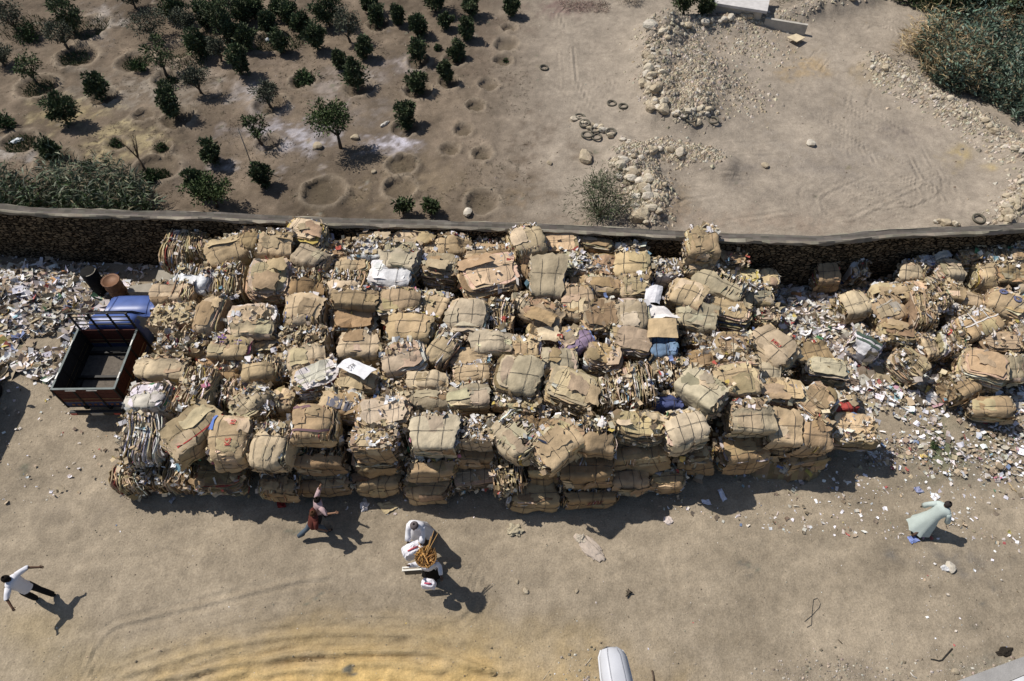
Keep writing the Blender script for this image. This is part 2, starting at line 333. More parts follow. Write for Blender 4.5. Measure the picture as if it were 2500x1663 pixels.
# ---------------------------------------------------------------- stone wall
WH = 2.35
WF = [(-300,508),(-100,510),(0,514),(50,519),(100,523),(200,526),(300,530),(500,535),(700,545),(1000,552),(1250,561),(1450,570),(1650,580),(1800,588),(1900,591),(2000,592),(2080,586),(2180,575),(2300,570),(2400,567),(2500,561),(2650,548),(2800,530)]
def build_wall():
    pts = [at(x, y, WH) for x, y in WF]; P = []
    for i in range(len(pts) - 1):
        n = max(1, int((pts[i + 1] - pts[i]).length / .22))
        for k in range(n): P.append(pts[i].lerp(pts[i + 1], k / n))
    P.append(pts[-1]); root = empty('stone_wall', (0, 0, 0), label='long rubble stone wall with grey mortar cap between scrap yard and orchard', cat='wall')
    body = MB(); cap = MB(); T = .34; rb = []; rc = []
    for i, p in enumerate(P):
        t = (P[min(i + 1, len(P) - 1)] - P[max(i - 1, 0)]).normalized(); nrm = Vector((-t.y, t.x, 0))
        x, y = p.x, p.y
        hj = (vn(np.array(x * .5), np.array(3.)) - .5) * .07
        f = p + nrm * .04; b = p + nrm * (T - .04)
        gf = -.3
        rb.append([Vector((f.x, f.y, gf)), Vector((f.x, f.y, .8)), Vector((f.x, f.y, 1.6)), Vector((f.x, f.y, WH - .12)), Vector((b.x, b.y, WH - .12)), Vector((b.x, b.y, gf))])
        j = lambda s, a: (sfbm(x * 2.2 + s * 17, s * 5.5, 3) - .5) * a * 2.2
        z0 = WH + hj
        prof = [(.0 + j(1, .07), -.13 + j(2, .04)), (-.015 + j(3, .09), -.02), (.04 + j(4, .05), .02 + j(5, .03)), (.09, -.012), (T / 2, -.02 + j(6, .03)), (T - .09, -.01), (T - .05 + j(7, .05), .02), (T + .01 + j(8, .08), -.03), (T - .02, -.13)]
        rc.append([p + nrm * a + Vector((0, 0, hj + q)) for a, q in prof])
    for i in range(len(P) - 1):
        for k in range(5):
            body.add([rb[i][k], rb[i + 1][k], rb[i + 1][k + 1], rb[i][k + 1]], [(0, 1, 2, 3)], (.23, .185, .135))
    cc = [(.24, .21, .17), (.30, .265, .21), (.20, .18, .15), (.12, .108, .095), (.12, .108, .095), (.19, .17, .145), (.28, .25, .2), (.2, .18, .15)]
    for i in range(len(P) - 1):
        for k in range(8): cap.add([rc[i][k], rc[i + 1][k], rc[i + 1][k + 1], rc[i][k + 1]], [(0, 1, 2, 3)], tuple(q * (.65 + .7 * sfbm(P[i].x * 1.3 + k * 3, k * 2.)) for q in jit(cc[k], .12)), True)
    m = bpy.data.materials.new('rubble_masonry'); m.use_nodes = True; n = m.node_tree.nodes; l = m.node_tree.links; p = n['Principled BSDF']
    p.inputs['Roughness'].default_value = .95; p.inputs['Specular IOR Level'].default_value = .05
    g = n.new('ShaderNodeNewGeometry'); mp = n.new('ShaderNodeMapping'); mp.inputs['Scale'].default_value = (1.2, 1.2, 2.6); l.new(g.outputs['Position'], mp.inputs['Vector'])
    vo = n.new('ShaderNodeTexVoronoi'); vo.feature = 'DISTANCE_TO_EDGE'; l.new(mp.outputs[0], vo.inputs['Vector']); vc = n.new('ShaderNodeTexVoronoi'); l.new(mp.outputs[0], vc.inputs['Vector'])
    cr = n.new('ShaderNodeValToRGB'); cr.color_ramp.elements[0].position = .03; cr.color_ramp.elements[0].color = (.07, .06, .05, 1); cr.color_ramp.elements[1].position = .14; cr.color_ramp.elements[1].color = (1, 1, 1, 1)
    l.new(vo.outputs['Distance'], cr.inputs[0])
    c2 = n.new('ShaderNodeValToRGB'); c2.color_ramp.elements[0].color = (.06, .047, .033, 1); c2.color_ramp.elements[1].color = (.22, .165, .105, 1)
    sx = n.new('ShaderNodeSeparateColor'); l.new(vc.outputs['Color'], sx.inputs[0]); l.new(sx.outputs[0], c2.inputs[0])
    mx = n.new('ShaderNodeMix'); mx.data_type = 'RGBA'; mx.blend_type = 'MULTIPLY'; mx.inputs[0].default_value = 1; l.new(c2.outputs[0], mx.inputs[6]); l.new(cr.outputs[0], mx.inputs[7]); l.new(mx.outputs[2], p.inputs['Base Color'])
    b = n.new('ShaderNodeBump'); b.inputs['Distance'].default_value = .06; l.new(cr.outputs[0], b.inputs['Height']); l.new(b.outputs[0], p.inputs['Normal'])
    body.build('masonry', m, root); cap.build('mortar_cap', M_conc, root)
build_wall()
# ---------------------------------------------------------------- bales
TAN = [(.515, .395, .25), (.46, .345, .215), (.56, .445, .305), (.41, .305, .185), (.49, .38, .25), (.36, .26, .15)]
GREY = [(.46, .385, .27), (.41, .34, .235), (.50, .425, .305)]
BRN = [(.39, .27, .155), (.33, .225, .125), (.43, .305, .18)]  # brown card; darker tone also paints the shade of the low tiers
WHT = [(.72, .71, .72), (.66, .65, .66), (.60, .55, .48)]
SCR = [((.46, .36, .23), 34), ((.56, .47, .34), 26), ((.28, .205, .12), 18), ((.70, .68, .68), 10), ((.62, .58, .52), 10), ((.13, .10, .07), 6), ((.16, .22, .40), 1.3), ((.42, .10, .08), 1.3), ((.55, .43, .13), .7), ((.20, .34, .42), .8), ((.55, .22, .30), .6), ((.1, .25, .13), .4)]
LITC = [((.76, .75, .77), 32), ((.52, .48, .43), 24), ((.42, .34, .24), 26), ((.2, .16, .12), 22), ((.2, .26, .42), 1.2), ((.42, .13, .12), 1.1), ((.55, .44, .16), .7), ((.5, .28, .14), .5), ((.5, .3, .36), .5), ((.15, .3, .16), .6), ((.3, .45, .52), .7)]
def pick(P):
    t = random.uniform(0, sum(w for _, w in P)); 
    for c, w in P:
        t -= w
        if t <= 0: return c
    return P[0][0]
def scrap(mb, p, nrm, s, c, tilt=.6, asp=None):
    """one bent piece of paper or card"""
    n = (Vector(nrm) + Vector((random.gauss(0, 1), random.gauss(0, 1), random.gauss(0, 1))) * tilt).normalized()
    a = Vector((random.gauss(0, 1), random.gauss(0, 1), random.gauss(0, 1))); e = n.cross(a).normalized(); g = n.cross(e)
    asp = asp or random.uniform(.35, 1); b = random.uniform(-.35, .35) * s; h = s * .5; w_ = h * asp
    q = lambda: random.uniform(.75, 1.2)
    p = Vector(p)
    vs = [p - e * h * q() - g * w_ * q() + n * b, p - g * w_ * q() + n * 0, p + e * h * q() - g * w_ * q() + n * b, p - e * h * q() + g * w_ * q() + n * b, p + g * w_ * q(), p + e * h * q() + g * w_ * q() + n * b]
    mb.add(vs, [(0, 1, 4, 3), (1, 2, 5, 4)], c)
def cube_pt(face, u, v):
    # fold past the edges of the cube
    def fold(t):
        if abs(t) <= 1: return t, 1.0
        return math.copysign(1, t), 1 - (abs(t) - 1)
    uu, wu = fold(u); vv, wv = fold(v); w_ = min(wu, wv)
    return {'+z': (uu, vv, w_), '-y': (uu, -w_, vv), '+x': (w_, uu, vv), '-x': (-w_, uu, vv), '+y': (uu, w_, vv)}[face]
class Bale:
    def __init__(s, hx, hy, hz, seed, straps, rnd=5.0):
        s.h = (hx, hy, hz); s.o = Vector((seed * 7.13, seed * 3.71, seed * 1.37)); s.straps = straps; s.n = rnd; q = random.Random(seed); s.sh = (q.uniform(-.16, .16), q.uniform(-.14, .10), q.uniform(-.12, .12), q.uniform(-.14, .14))
    def S(s, c, off=0.0):
        x, y, z = c; nn = (abs(x) ** s.n + abs(y) ** s.n + abs(z) ** s.n) ** (1 / s.n) or 1; m = max(abs(x), abs(y), abs(z)); k = m / nn
        p = Vector((x * k * s.h[0], y * k * s.h[1], z * k * s.h[2])); p = Vector((p.x * (1 + s.sh[3] * y * k) + s.sh[0] * p.z, p.y * (1 + s.sh[2] * x * k) + s.sh[1] * p.z, p.z * (1 + s.sh[2] * x - s.sh[3] * .8 * y))); d = p.normalized()
        a = mnoise.noise(p * 2.0 + s.o) * .11 + abs(mnoise.noise(p * 3.6 + s.o)) * .07 - max(0, .12 - abs(mnoise.noise(p * 2.7 + s.o * 1.7))) * .28 + mnoise.noise(p * 11 + s.o) * .012
        a += .04 * (1 - min(1, abs(x) ** 3)) * (1 - min(1, abs(y)) ** 3)
        for ax, t in s.straps:
            dd = (c[ax] - t) * s.h[ax]; a -= .016 * math.exp(-(dd / .05) ** 2)
        return p + d * (a + off)
def strap_mesh(b, ax, t, c, r=.0065):
    o1, o2 = [i for i in range(3) if i != ax]; pts = []
    for k in range(26):
        an = 2 * math.pi * k / 26; y, z = math.cos(an), math.sin(an); m = max(abs(y), abs(z)); q = [0, 0, 0]; q[ax] = t + .03 * math.sin(an * 2); q[o1] = y / m; q[o2] = z / m
        pts.append(b.S(q, .05))
    mb = MB(); mb.tube(pts, r, 4, c, closed=True); return mb
def panel(mb, b, face, cu, cv, su, sv, rot, c, off, nu=7, nv=5, fold=True, lift=0):
    vs = []; cr, sr = math.cos(rot), math.sin(rot)
    jx = [random.uniform(-.07, .07) for _ in range(nv + 1)]; jy = [random.uniform(-.07, .07) for _ in range(nu + 1)]
    for j in range(nv + 1):
        for i in range(nu + 1):
            a = (i / nu * 2 - 1) * su; d = (j / nv * 2 - 1) * sv
            if i in (0, nu): a += jx[j]
            if j in (0, nv): d += jy[i]
            u = cu + a * cr - d * sr; v = cv + a * sr + d * cr
            e = max(0, abs(a) / su - .6) * lift
            vs.append(b.S(cube_pt(face, u, v), off + e))
    fs = [(j * (nu + 1) + i, j * (nu + 1) + i + 1, (j + 1) * (nu + 1) + i + 1, (j + 1) * (nu + 1) + i) for j in range(nv) for i in range(nu)]
    mb.add(vs, fs, c, True)
def text_part(txt, b, face, cu, cv, size, c, parent, rot=0, off=.05, shear=0):
    cu_ = bpy.data.curves.new('t', 'FONT'); cu_.body = txt; cu_.align_x = 'CENTER'; cu_.align_y = 'CENTER'; cu_.resolution_u = 2; cu_.offset = .02; cu_.shear = shear
    ob = bpy.data.objects.new('t', cu_); me = bpy.data.meshes.new_from_object(ob)
    mb = MB(); vs = []
    for v in me.vertices:
        x, y = v.co.x * size, v.co.y * size; X = x * math.cos(rot) - y * math.sin(rot); Y = x * math.sin(rot) + y * math.cos(rot)
        if b is None: vs.append((X + cu, Y + cv, off))
        else: vs.append(b.S(cube_pt(face, cu + X / b.h[0], cv + Y / (b.h[1] if face == '+z' else b.h[2])), off))
    mb.add(vs, [tuple(p.vertices) for p in me.polygons], c)
    bpy.data.objects.remove(ob); bpy.data.curves.remove(cu_); bpy.data.meshes.remove(me)
    return mb.build('printed_letters', M_paper, parent)
BALES = []; NB = [0]
def bale(px, py, wpx, hpx, rot=0, typ='W', z=None, pal=TAN, look=None, row=None, pitch=None, roll=None, extra=None, scr=None, name=None):
    NB[0] += 1; k = NB[0]; random.seed(k * 31 + 5)
    if z is None: z = 1.72
    P = at(px, py, z); s = ppm(py, z)
    r = R(rot)
    hx = wpx / s / 2 * (.92 if row == 'r' else 1.07); Ky = FPX / ((S_ + C_ * P.y / (HC - z)) ** 2 * (HC - z))
    dep = hpx * (.84 if row == 'r' else .95) / Ky / 2
    if abs(rot) > 55 : pass
    hy = max(.28, min(dep, .72)); hz = max(.30, min(.46, hy * 1.05)); hx = max(.24, hx)
    if pitch is None: pitch = random.uniform(-2, 16)
    if roll is None: roll = random.uniform(-7, 7)
    zc = z
    root = empty(name or {'W': 'cardboard_bale', 'S': 'paper_bale', 'L': 'layered_bale', 'V': 'layered_bale'}[typ], (P.x, P.y, zc), (R(pitch), R(roll), -r if False else r))
    # image rotation: positive = counter-clockwise seen in the picture
    straps = [(0, -.42 + random.uniform(-.1, .1)), (0, .40 + random.uniform(-.1, .1)), (1 if typ != 'V' else 1, random.uniform(-.25, .2))]
    if random.random() < .3: straps.append((0, random.uniform(-.1, .1)))
    if typ in 'WS': straps.append((2, random.uniform(-.1, .4)))
    b = Bale(hx, hy, hz, k, straps, random.choice([3.6, 4.5, 6.0, 9.0]))
    basec = jit(random.choice(pal), .08)
    cov = {'W': random.choice([1.0, .8, .5, .3, .1, -.1]), 'S': -.75, 'L': None, 'V': None}[typ]
    if typ == 'W' and scr == 0: cov = 1.0
    mb = MB(); ax = 0 if typ == 'V' or (typ in 'WS' and random.random() < .3) else 2; H = b.h[ax] * (.95 if typ in 'WS' else 1); a1, a2 = [i for i in range(3) if i != ax]; nl = int(2 * H / .036); n = 22
    bow = random.uniform(-.12, .12) if typ in 'LV' else .04; wob = random.uniform(.01, .05)
    for L in range(nl):
        t = -1 + 2 * (L + .5) / nl; c = jit(pick(SCR) if random.random() < .42 and t < .9 else random.choice(pal), .3); th = H / nl * random.uniform(.35, .9)
        k1 = (1 - abs(t) ** 6 * .25) * random.uniform(.93, 1.05) * (.96 if typ in 'WS' else 1); sh = (random.gauss(0, .02), random.gauss(0, .02)); top = []; bot = []
        ph = random.uniform(0, 6.3); rr = [random.uniform(.90, 1.05) for _ in range(n)]
        for i in range(n):
            an = 2 * math.pi * i / n; x, y = math.cos(an), math.sin(an); m = (abs(x) ** 6 + abs(y) ** 6) ** (1 / 6); x, y = x / m * rr[i] * k1, y / m * rr[i] * k1
            zz = t * H + bow * (1 - x * x) + wob * math.sin(x * 4 + ph) + random.gauss(0, .011)
            q = [0, 0, 0]; q[a1] = x * b.h[a1] + sh[0]; q[a2] = y * b.h[a2] + sh[1]; q[ax] = zz + th; top.append(tuple(q)); q2 = list(q); q2[ax] = zz - th; bot.append(tuple(q2))
        q = [0, 0, 0]; q[ax] = t * H + bow + th
        vs = top + bot + [tuple(q)]; fs = []; cs = []
        for i in range(n):
            j = (i + 1) % n; fs.append((n + i, n + j, j, i)); cs.append(jit(c, .25)); fs.append((i, j, 2 * n)); cs.append(c)
        mb.add(vs, fs, cs)
    mb.build('stacked_sheets', M_card, root)
    if typ in 'WS':
        mb = MB(); NU, NV = 14, 26; ul, ur = random.uniform(-1.12, -.96), random.uniform(.94, 1.12)
        jl = [random.uniform(-.03, .13) for _ in range(NV + 1)]; jr = [random.uniform(-.13, .03) for _ in range(NV + 1)]; jt = [random.uniform(-.22, .08) for _ in range(NU + 1)]
        vs = []; vb = -2.9
        curl = random.choice([0, 0, 0, .03, .07])
        for j in range(NV + 1):
            for i in range(NU + 1):
                u = ul + (ur - ul) * i / NU; v = vb + (cov - vb) * j / NV
                if i == 0: u += jl[j]
                if i == NU: u += jr[j]
                if j == NV: v += jt[i]
                e = curl * max(0, (j / NV - .88) / .12) + curl * .6 * max(0, abs(i / NU - .5) * 2 - .85) / .15
                vs.append(b.S(cube_pt('+z', u, v), .02 + e))
        seam = random.sample(range(2, NU - 1), 2); toneA = [1.0] * NU; tt = 1.0
        for i in range(NU):
            if i in seam: tt = random.uniform(.84, 1.12)
            toneA[i] = tt
        vseam = random.randint(8, 20); tv = random.uniform(.86, 1.1)
        fs = []; cs = []
        for j in range(NV):
            for i in range(NU):
                fs.append((j * (NU + 1) + i, j * (NU + 1) + i + 1, (j + 1) * (NU + 1) + i + 1, (j + 1) * (NU + 1) + i)); k_ = toneA[i] * (tv if j > vseam else 1); cs.append(tuple(q * k_ for q in basec))
        mb.add(vs, fs, cs, True)
        mb.build('wrapping_sheet', M_card, root)
    pm = MB(); npn = {'W': random.randint(1, 4), 'S': 1, 'L': random.choice([0, 1, 2]), 'V': 0}[typ]
    for i in range(npn):
        f = random.choice(['+z', '+z', '-y', '-y']) if typ == 'W' else ('-y' if typ == 'S' else '+z')
        panel(pm, b, f, random.uniform(-.7, .7), random.uniform(-.6, .6 if cov is None else min(.6, cov)) if f == '+z' else random.uniform(-.1, .8), random.uniform(.2, .6), random.uniform(.18, .5), random.gauss(0, .1) + random.choice([0, 0, math.pi / 2]), jit(random.choice(pal if random.random() < .8 else TAN), .2), .032 + .01 * i + (.04 if typ == 'L' else 0), lift=random.choice([0, 0, .03, .08, .16]))
    if npn: tag(pm.build('loose_flaps', M_card, root), kind='stuff')
    # crumpled scraps held under the wires
    sm = MB(); ns = scr if scr is not None else {'W': 110, 'S': 220, 'L': 110, 'V': 110}[typ]
    wh = random.uniform(.0, .9)
    for i in range(ns):
        if typ == 'W': f = random.choice(['+y', '+x', '-x', '+x', '-x'] + (['+z', '+z', '+z', '+z'] if cov < .9 else [])); u, v = random.uniform(-1, 1), random.uniform(-.9, 1)
        elif typ == 'S': f = random.choice(['+z', '+z', '+z', '+z', '+x', '-x']); u, v = random.uniform(-1, 1), random.uniform(-1, 1)
        elif typ == 'L': f = random.choice(['-y', '+x', '-x', '+z', '-y', '+y']); u, v = random.uniform(-1, 1), random.uniform(-1, 1)
        else: f = random.choice(['+z', '+z', '-y']); u, v = random.uniform(-1, 1), random.uniform(-1, 1)
        if typ == 'W' and f == '+z': v = random.uniform(min(cov, .9) - .05, 1.05)
        c = cube_pt(f, u, v); p = b.S(c, random.uniform(-.04, .05))
        nr = {'+z': (0, 0, 1), '-y': (0, -1, 0), '+y': (0, 1, 0), '+x': (1, 0, 0), '-x': (-1, 0, 0)}[f]
        cc = random.choice(WHT) if random.random() < wh * .4 else pick(SCR)
        scrap(sm, p, nr, random.uniform(.05, .20) * (1.4 if random.random() < .15 else 1), jit(cc, .15), .75 if f == '+z' else .5, random.uniform(.2, .9))
    tag(sm.build('paper_scraps', M_paper, root), kind='stuff')
    for ax, t in straps:
        if typ in 'LV' and ax == 2: continue
        strap_mesh(b, ax, t, (.07, .06, .055)).build('baling_wire', M_wire, root)
    if extra: extra(root, b)
    tag(root, None, 'bale', 'bales of scrap cardboard and paper')
    BALES.append((root, px, py, typ, pal, look, row))
    return root
def X_text(txt, face, u, v, size, c, rot=0, shear=0, off=.06):
    return lambda root, b: text_part(txt, b, face, u, v, size, c, root, rot, off, shear)
def X_bars(face, bars, cc):
    def f(root, b):
        mb = MB()
        for (u, v, su, sv) in bars: panel(mb, b, face, u, v, su, sv, 0, cc, .055, 6, 2)
        mb.build('printed_marks', M_paper, root)
    return f
def X_many(*fs):
    def f(root, b):
        for q in fs: q(root, b)
    return f
RED = (.42, .07, .06); BLU = (.10, .15, .40); DRK = (.10, .095, .09)
DB = [
# px,py,w,h,rot,type,z,palette,row, look, extra
(442,615,66,84,0,'V',1.3,TAN,'a','upright bale of crushed cartons with yellow scraps',None),
(490,604,40,70,10,'V',1.3,TAN,'a','narrow upright bale of shredded card',None),
(564,625,112,70,28,'W',1.6,TAN,'a','slanting bale under pale flattened cartons and white papers',None),
(633,572,78,34,0,'L',1.7,TAN,'a','jagged stack of flat cartons',None),
(617,604,48,44,0,'W',1.7,TAN,'a','small tan wrapped bale',None),
(678,609,78,54,0,'W',1.95,TAN,'a','neat box shaped tan bale',None),
(755,578,92,48,-22,'L',2.0,TAN,'a','bale with a curved cardboard sheet draped on top',None),
(775,610,70,40,-15,'S',1.7,TAN,'a','messy bale with dark blue bits',None),
(768,642,84,52,-28,'W',1.75,GREY,'a','tilted grey box bale with stripes',None),
(835,625,70,44,0,'S',1.6,TAN,'a','loose bale topped with scraps',None),
(900,620,72,46,0,'S',1.7,WHT,'a','bale topped with white plastic',None),
(918,589,84,32,6,'L',1.75,TAN,'a','low layered bale under a slanting sheet',None),
(1012,594,92,36,0,'L',1.75,TAN,'a','layered bale with yellowed sheets',None),
(985,640,94,66,-8,'W',1.95,GREY,'a','large grey banded bale',None),
(1065,625,60,50,10,'L',1.6,TAN,'a','small ragged layered bale',None),
(1112,612,76,48,0,'W',1.7,TAN,'a','tan bale with white paper on top',None),
(1200,612,82,34,0,'W',1.6,TAN,'a','low brown bale in the wall shade',None),
(1190,640,100,40,4,'W',1.75,TAN,'a','wide flat bale under a smooth tan sheet',None),
(1283,602,84,72,22,'W',2.1,[(.54,.42,.28)],'a','large pale bale tipped to one side',None),
(1368,603,88,54,0,'L',1.75,TAN,'a','layered bale with white paper edges',None),
(1453,597,86,44,-12,'W',1.7,BRN,'a','dark brown tilted carton bale',None),
(1538,602,84,46,0,'S',1.6,TAN,'a','bale with red and pink scraps',None),
(1708,604,68,66,-2,'W',2.3,TAN,'a','square bale stacked highest against the wall',None),
(1708,656,84,40,0,'W',1.7,TAN,'a','wide carton bale directly under the highest bale',None),
(1778,634,64,48,0,'L',1.5,TAN,'a','small layered bale beside the highest bale',None),
(1795,678,98,40,-10,'L',1.2,TAN,'a','flattened layered bale half in the wall shadow',None),
(480,690,98,62,-8,'W',1.6,WHT,'b','bale wrapped in a white sheet',None),
(570,697,66,92,6,'V',1.6,TAN,'b','tall bale with its sheet edges upward',None),
(664,686,98,86,6,'L',1.9,TAN,'b','dark ragged bale of torn cartons',None),
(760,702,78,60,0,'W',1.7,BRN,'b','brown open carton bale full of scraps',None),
(852,702,90,60,0,'W',1.8,TAN,'b','round tan bale with loose flaps',None),
(866,658,84,40,0,'W',1.6,TAN,'b','two small brown boxes pressed together',None),
(957,683,102,56,-5,'W',1.85,WHT,'b','bale under white cartons',None),
(1080,664,86,56,-12,'L',1.8,TAN,'b','torn bale with a folded grey flap',None),
(1196,680,132,84,14,'L',2.0,TAN,'b','big fanned stack of flat cartons',None),
(1282,662,66,62,-10,'W',1.6,BRN,'b','brown bale in the shade of the fanned stack',None),
(1333,688,78,98,-4,'W',2.0,GREY,'b','tall tan bale standing on end',None),
(1398,655,70,56,0,'S',1.7,GREY,'b','grey bale topped with blue and white scraps',None),
(1466,661,78,52,0,'S',1.75,BRN,'b','brown bale heaped with white scraps',None),
(1543,665,84,52,-2,'W',1.85,[(.52,.39,.23)],'b','smooth golden tan bale',None),
(1620,668,68,46,4,'S',1.75,WHT,'b','bale with white printed boxes',None),
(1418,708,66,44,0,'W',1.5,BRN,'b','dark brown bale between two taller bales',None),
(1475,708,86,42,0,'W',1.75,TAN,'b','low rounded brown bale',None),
(1548,710,74,54,0,'W',1.8,TAN,'b','tan bale partly covered by a newspaper',None),
(1752,706,116,66,-32,'W',1.6,GREY,'b','broad grey bale sloping down to the right',None),
(1674,730,84,64,-28,'W',1.75,TAN,'b','open cartons tipped sideways',None),
(1836,732,74,54,4,'W',1.1,GREY,'b','grey brown bale at the right end of the row',None),
(1872,690,46,38,0,'L',.8,TAN,'b','small torn bale at the edge of the shadow',None),
(433,728,96,54,0,'W',1.6,TAN,'c','bale beside the truck cab with a blue corner',None),
(440,785,114,62,0,'S',1.7,TAN,'c','wide bale with white and yellow scraps on top',None),
(527,778,58,96,-6,'W',1.9,TAN,'c','narrow upright tan bale with a pale strap',None),
(621,794,108,74,6,'W',1.95,[(.50,.40,.27)],'c','plump pale bale tied in a grid',None),
(748,772,96,70,-2,'W',1.9,TAN,'c','flat sided tan bale tied in squares',None),
(866,738,104,44,0,'W',2.05,TAN,'c','arched tan bale over a dark gap',None),
(866,790,104,52,0,'L',1.55,BRN,'c','dark layered bale under the arched one',None),
(980,748,104,60,0,'W',1.95,TAN,'c','tan bale bound with blue cords',None),
(980,792,60,44,0,'S',1.5,TAN,'c','ragged bale with white plastic bits',None),
(1067,756,64,62,-14,'W',1.7,TAN,'c','brown bale leaning left',None),
(1142,785,98,82,-4,'W',2.0,GREY,'c','large olive grey bale',X_bars('-y',[(-.5,.2,.22,.2)],(.5,.5,.5))),
(1227,780,62,78,-6,'V',1.8,SCR and TAN,'c','upright bale with blue and red magazines',None),
(1280,752,54,50,-40,'W',1.7,GREY,'c','small grey carton lying askew',None),
(1322,772,100,56,-24,'W',1.75,TAN,'c','flattened carton bale sloping right',None),
(1411,746,74,76,0,'W',1.85,TAN,'c','rounded tan bale with bunched wires',None),
(1463,778,88,72,2,'L',1.9,TAN,'c','layered bale with a white lower side',None),
(1540,782,86,78,0,'W',1.9,GREY,'c','dusty tan bale tied in squares',None),
(1614,804,74,50,0,'W',1.75,[(.50,.38,.24)],'c','bale under a smooth golden sheet',None),
(1701,786,90,50,-16,'W',1.6,GREY,'c','bale under a curved grey flap',None),
(1772,772,104,58,-20,'L',1.5,TAN,'c','torn layered bale with a red scrap',None),
(1862,772,64,44,0,'S',.9,GREY,'c','small scruffy bale at the edge of the litter',None),
(455,842,122,62,-5,'S',1.7,TAN,'d','long bale covered with white scraps beside the truck bed',None),
(572,853,94,52,-4,'W',1.8,TAN,'d','smooth bale with purple star prints',X_text('* *','+z',0,0,.5,(.2,.12,.3))),
(652,850,76,44,0,'L',1.6,TAN,'d','dark layered bale in a hollow',None),
(752,838,104,66,0,'S',1.7,TAN,'d','messy mound shaped bale of crumpled card',None),
(882,856,96,62,-3,'W',1.85,TAN,'d','tan bale with two visible wires',None),
(1010,814,106,66,-3,'W',2.05,[(.44,.325,.19)],'d','large smooth brown bale',None),
(990,880,100,76,14,'W',1.95,[(.50,.40,.28)],'d','pale bale rotated to the left',None),
(1082,856,64,92,-32,'W',1.9,TAN,'d','tall tan bale leaning right',None),
(1150,880,96,44,-4,'L',1.8,TAN,'d','thin layered bale with brown edges',None),
(1203,848,104,48,0,'W',1.95,GREY,'d','long pale bale',None),
(1285,864,62,60,0,'W',1.85,[(.53,.40,.24)],'d','cube shaped golden bale',None),
(1345,824,104,50,-10,'L',1.6,TAN,'d','spread of loose layered cartons',None),
(1404,842,78,54,30,'W',1.75,[(.15,.17,.32),(.30,.22,.32),(.42,.34,.24)],'d','bale wrapped in blue and pink film',None),
(1362,898,90,64,0,'W',1.85,GREY,'d','tan bale with dark film on top',None),
(1470,878,84,64,-6,'L',1.75,TAN,'d','fanned layered bale',None),
(1538,840,98,60,-8,'L',1.75,TAN,'d','grey topped layered bale',None),
(1613,858,60,56,0,'W',1.7,[(.16,.24,.36)],'d','bale wrapped in faded blue sheeting',None),
(1700,832,66,48,0,'S',1.2,BRN,'d','dark bale down in a hollow',None),
(1782,860,86,74,-6,'S',1.7,TAN,'d','bale with crumpled white sacks on top',None),
(1882,858,108,76,-52,'W',1.7,[(.50,.40,.27)],'d','pale flat carton bale standing tilted with red print',X_text('HSU','+z',.1,.0,.15,RED,0)),
(1968,866,84,54,14,'W',1.0,TAN,'d','ribbed brown bale at the edge of the litter',None),
(412,906,112,56,-3,'W',1.65,TAN,'e','brown bale right behind the truck bed with scraps on top',X_bars('-y',[(-.7,.3,.13,.25)],(.13,.1,.16))),
(545,888,104,44,-3,'L',1.6,TAN,'e','thin dark layered bale',None),
(560,918,74,36,0,'W',1.4,BRN,'e','brown bale deep in the shade',None),
(642,910,86,60,8,'W',1.85,[(.50,.38,.23)],'e','tan bale with dark printed panel',X_bars('-y',[(-.55,.4,.25,.25),(.0,.4,.06,.15)],(.14,.13,.17))),
(700,898,50,54,0,'S',1.7,TAN,'e','small curled scrap bale',None),
(757,888,78,54,10,'W',1.75,TAN,'e','squat brown bale',None),
(777,928,106,62,30,'L',1.85,WHT,'e','slanting stack of pale strips',None),
(878,935,98,58,-4,'L',1.8,TAN,'e','layered bale under the white board',None),
(955,958,72,50,0,'S',1.6,BRN,'e','small brown scrap bale',None),
(382,980,98,72,2,'W',1.7,WHT,'f','bright white wrapped bale tied with black cord',X_many(X_text('5','-y',.35,.45,.16,RED),X_bars('-y',[(.4,.15,.22,.06)],(.12,.16,.42)))),
(484,960,78,110,-4,'V',1.85,TAN,'f','tall bale with vertical sheet edges',None),
(562,968,82,64,0,'V',1.6,SCR and TAN,'f','shaded bale of mixed bright packaging',None),
(618,990,92,66,44,'W',1.85,[(.48,.39,.27)],'f','pale bale turned on its corner',None),
(655,990,48,60,34,'V',1.8,TAN,'f','thin slab of sheets leaning on the turned bale',None),
(698,985,58,56,0,'W',1.6,TAN,'f','small tan bale in half shade',None),
(843,994,106,66,-14,'W',1.8,TAN,'f','tan bale with grey printed shapes',X_bars('+z',[(-.2,-.2,.28,.3),(.3,-.3,.06,.3),(.48,-.3,.06,.3)],(.15,.15,.18))),
(938,1018,122,78,10,'L',2.05,TAN,'f','dark bale of jagged carton edges',None),
(1046,942,102,46,-3,'W',1.95,TAN,'f','long brown box shaped bale',None),
(1050,984,110,56,-3,'W',1.75,GREY,'f','bale covered by wide open flaps',None),
(1142,976,98,56,4,'W',1.85,GREY,'f','creased grey tan bale',None),
(1154,920,88,44,0,'W',1.8,TAN,'f','plain bale below a thin layered bale',None),
(1266,924,108,88,-10,'W',2.05,GREY,'f','large rounded bale tied in a grid',None),
(1266,982,104,52,-8,'S',1.75,TAN,'f','bale topped with pink and purple scraps',None),
(1305,1022,70,52,-10,'W',1.5,BRN,'f','small brown bale in a shaded gap',None),
(1392,962,116,88,-20,'L',1.95,TAN,'f','dark open bale with a white curved top sheet',None),
(1489,972,66,86,4,'V',1.85,TAN,'f','upright bale with a folded flap',None),
(1561,944,62,104,4,'V',2.0,TAN,'f','tall bale with glossy vertical edges',None),
(1632,914,78,62,6,'V',1.8,TAN,'f','ragged upright tan bale',None),
(1709,884,74,46,8,'W',1.5,BRN,'f','low brown carton bale',None),
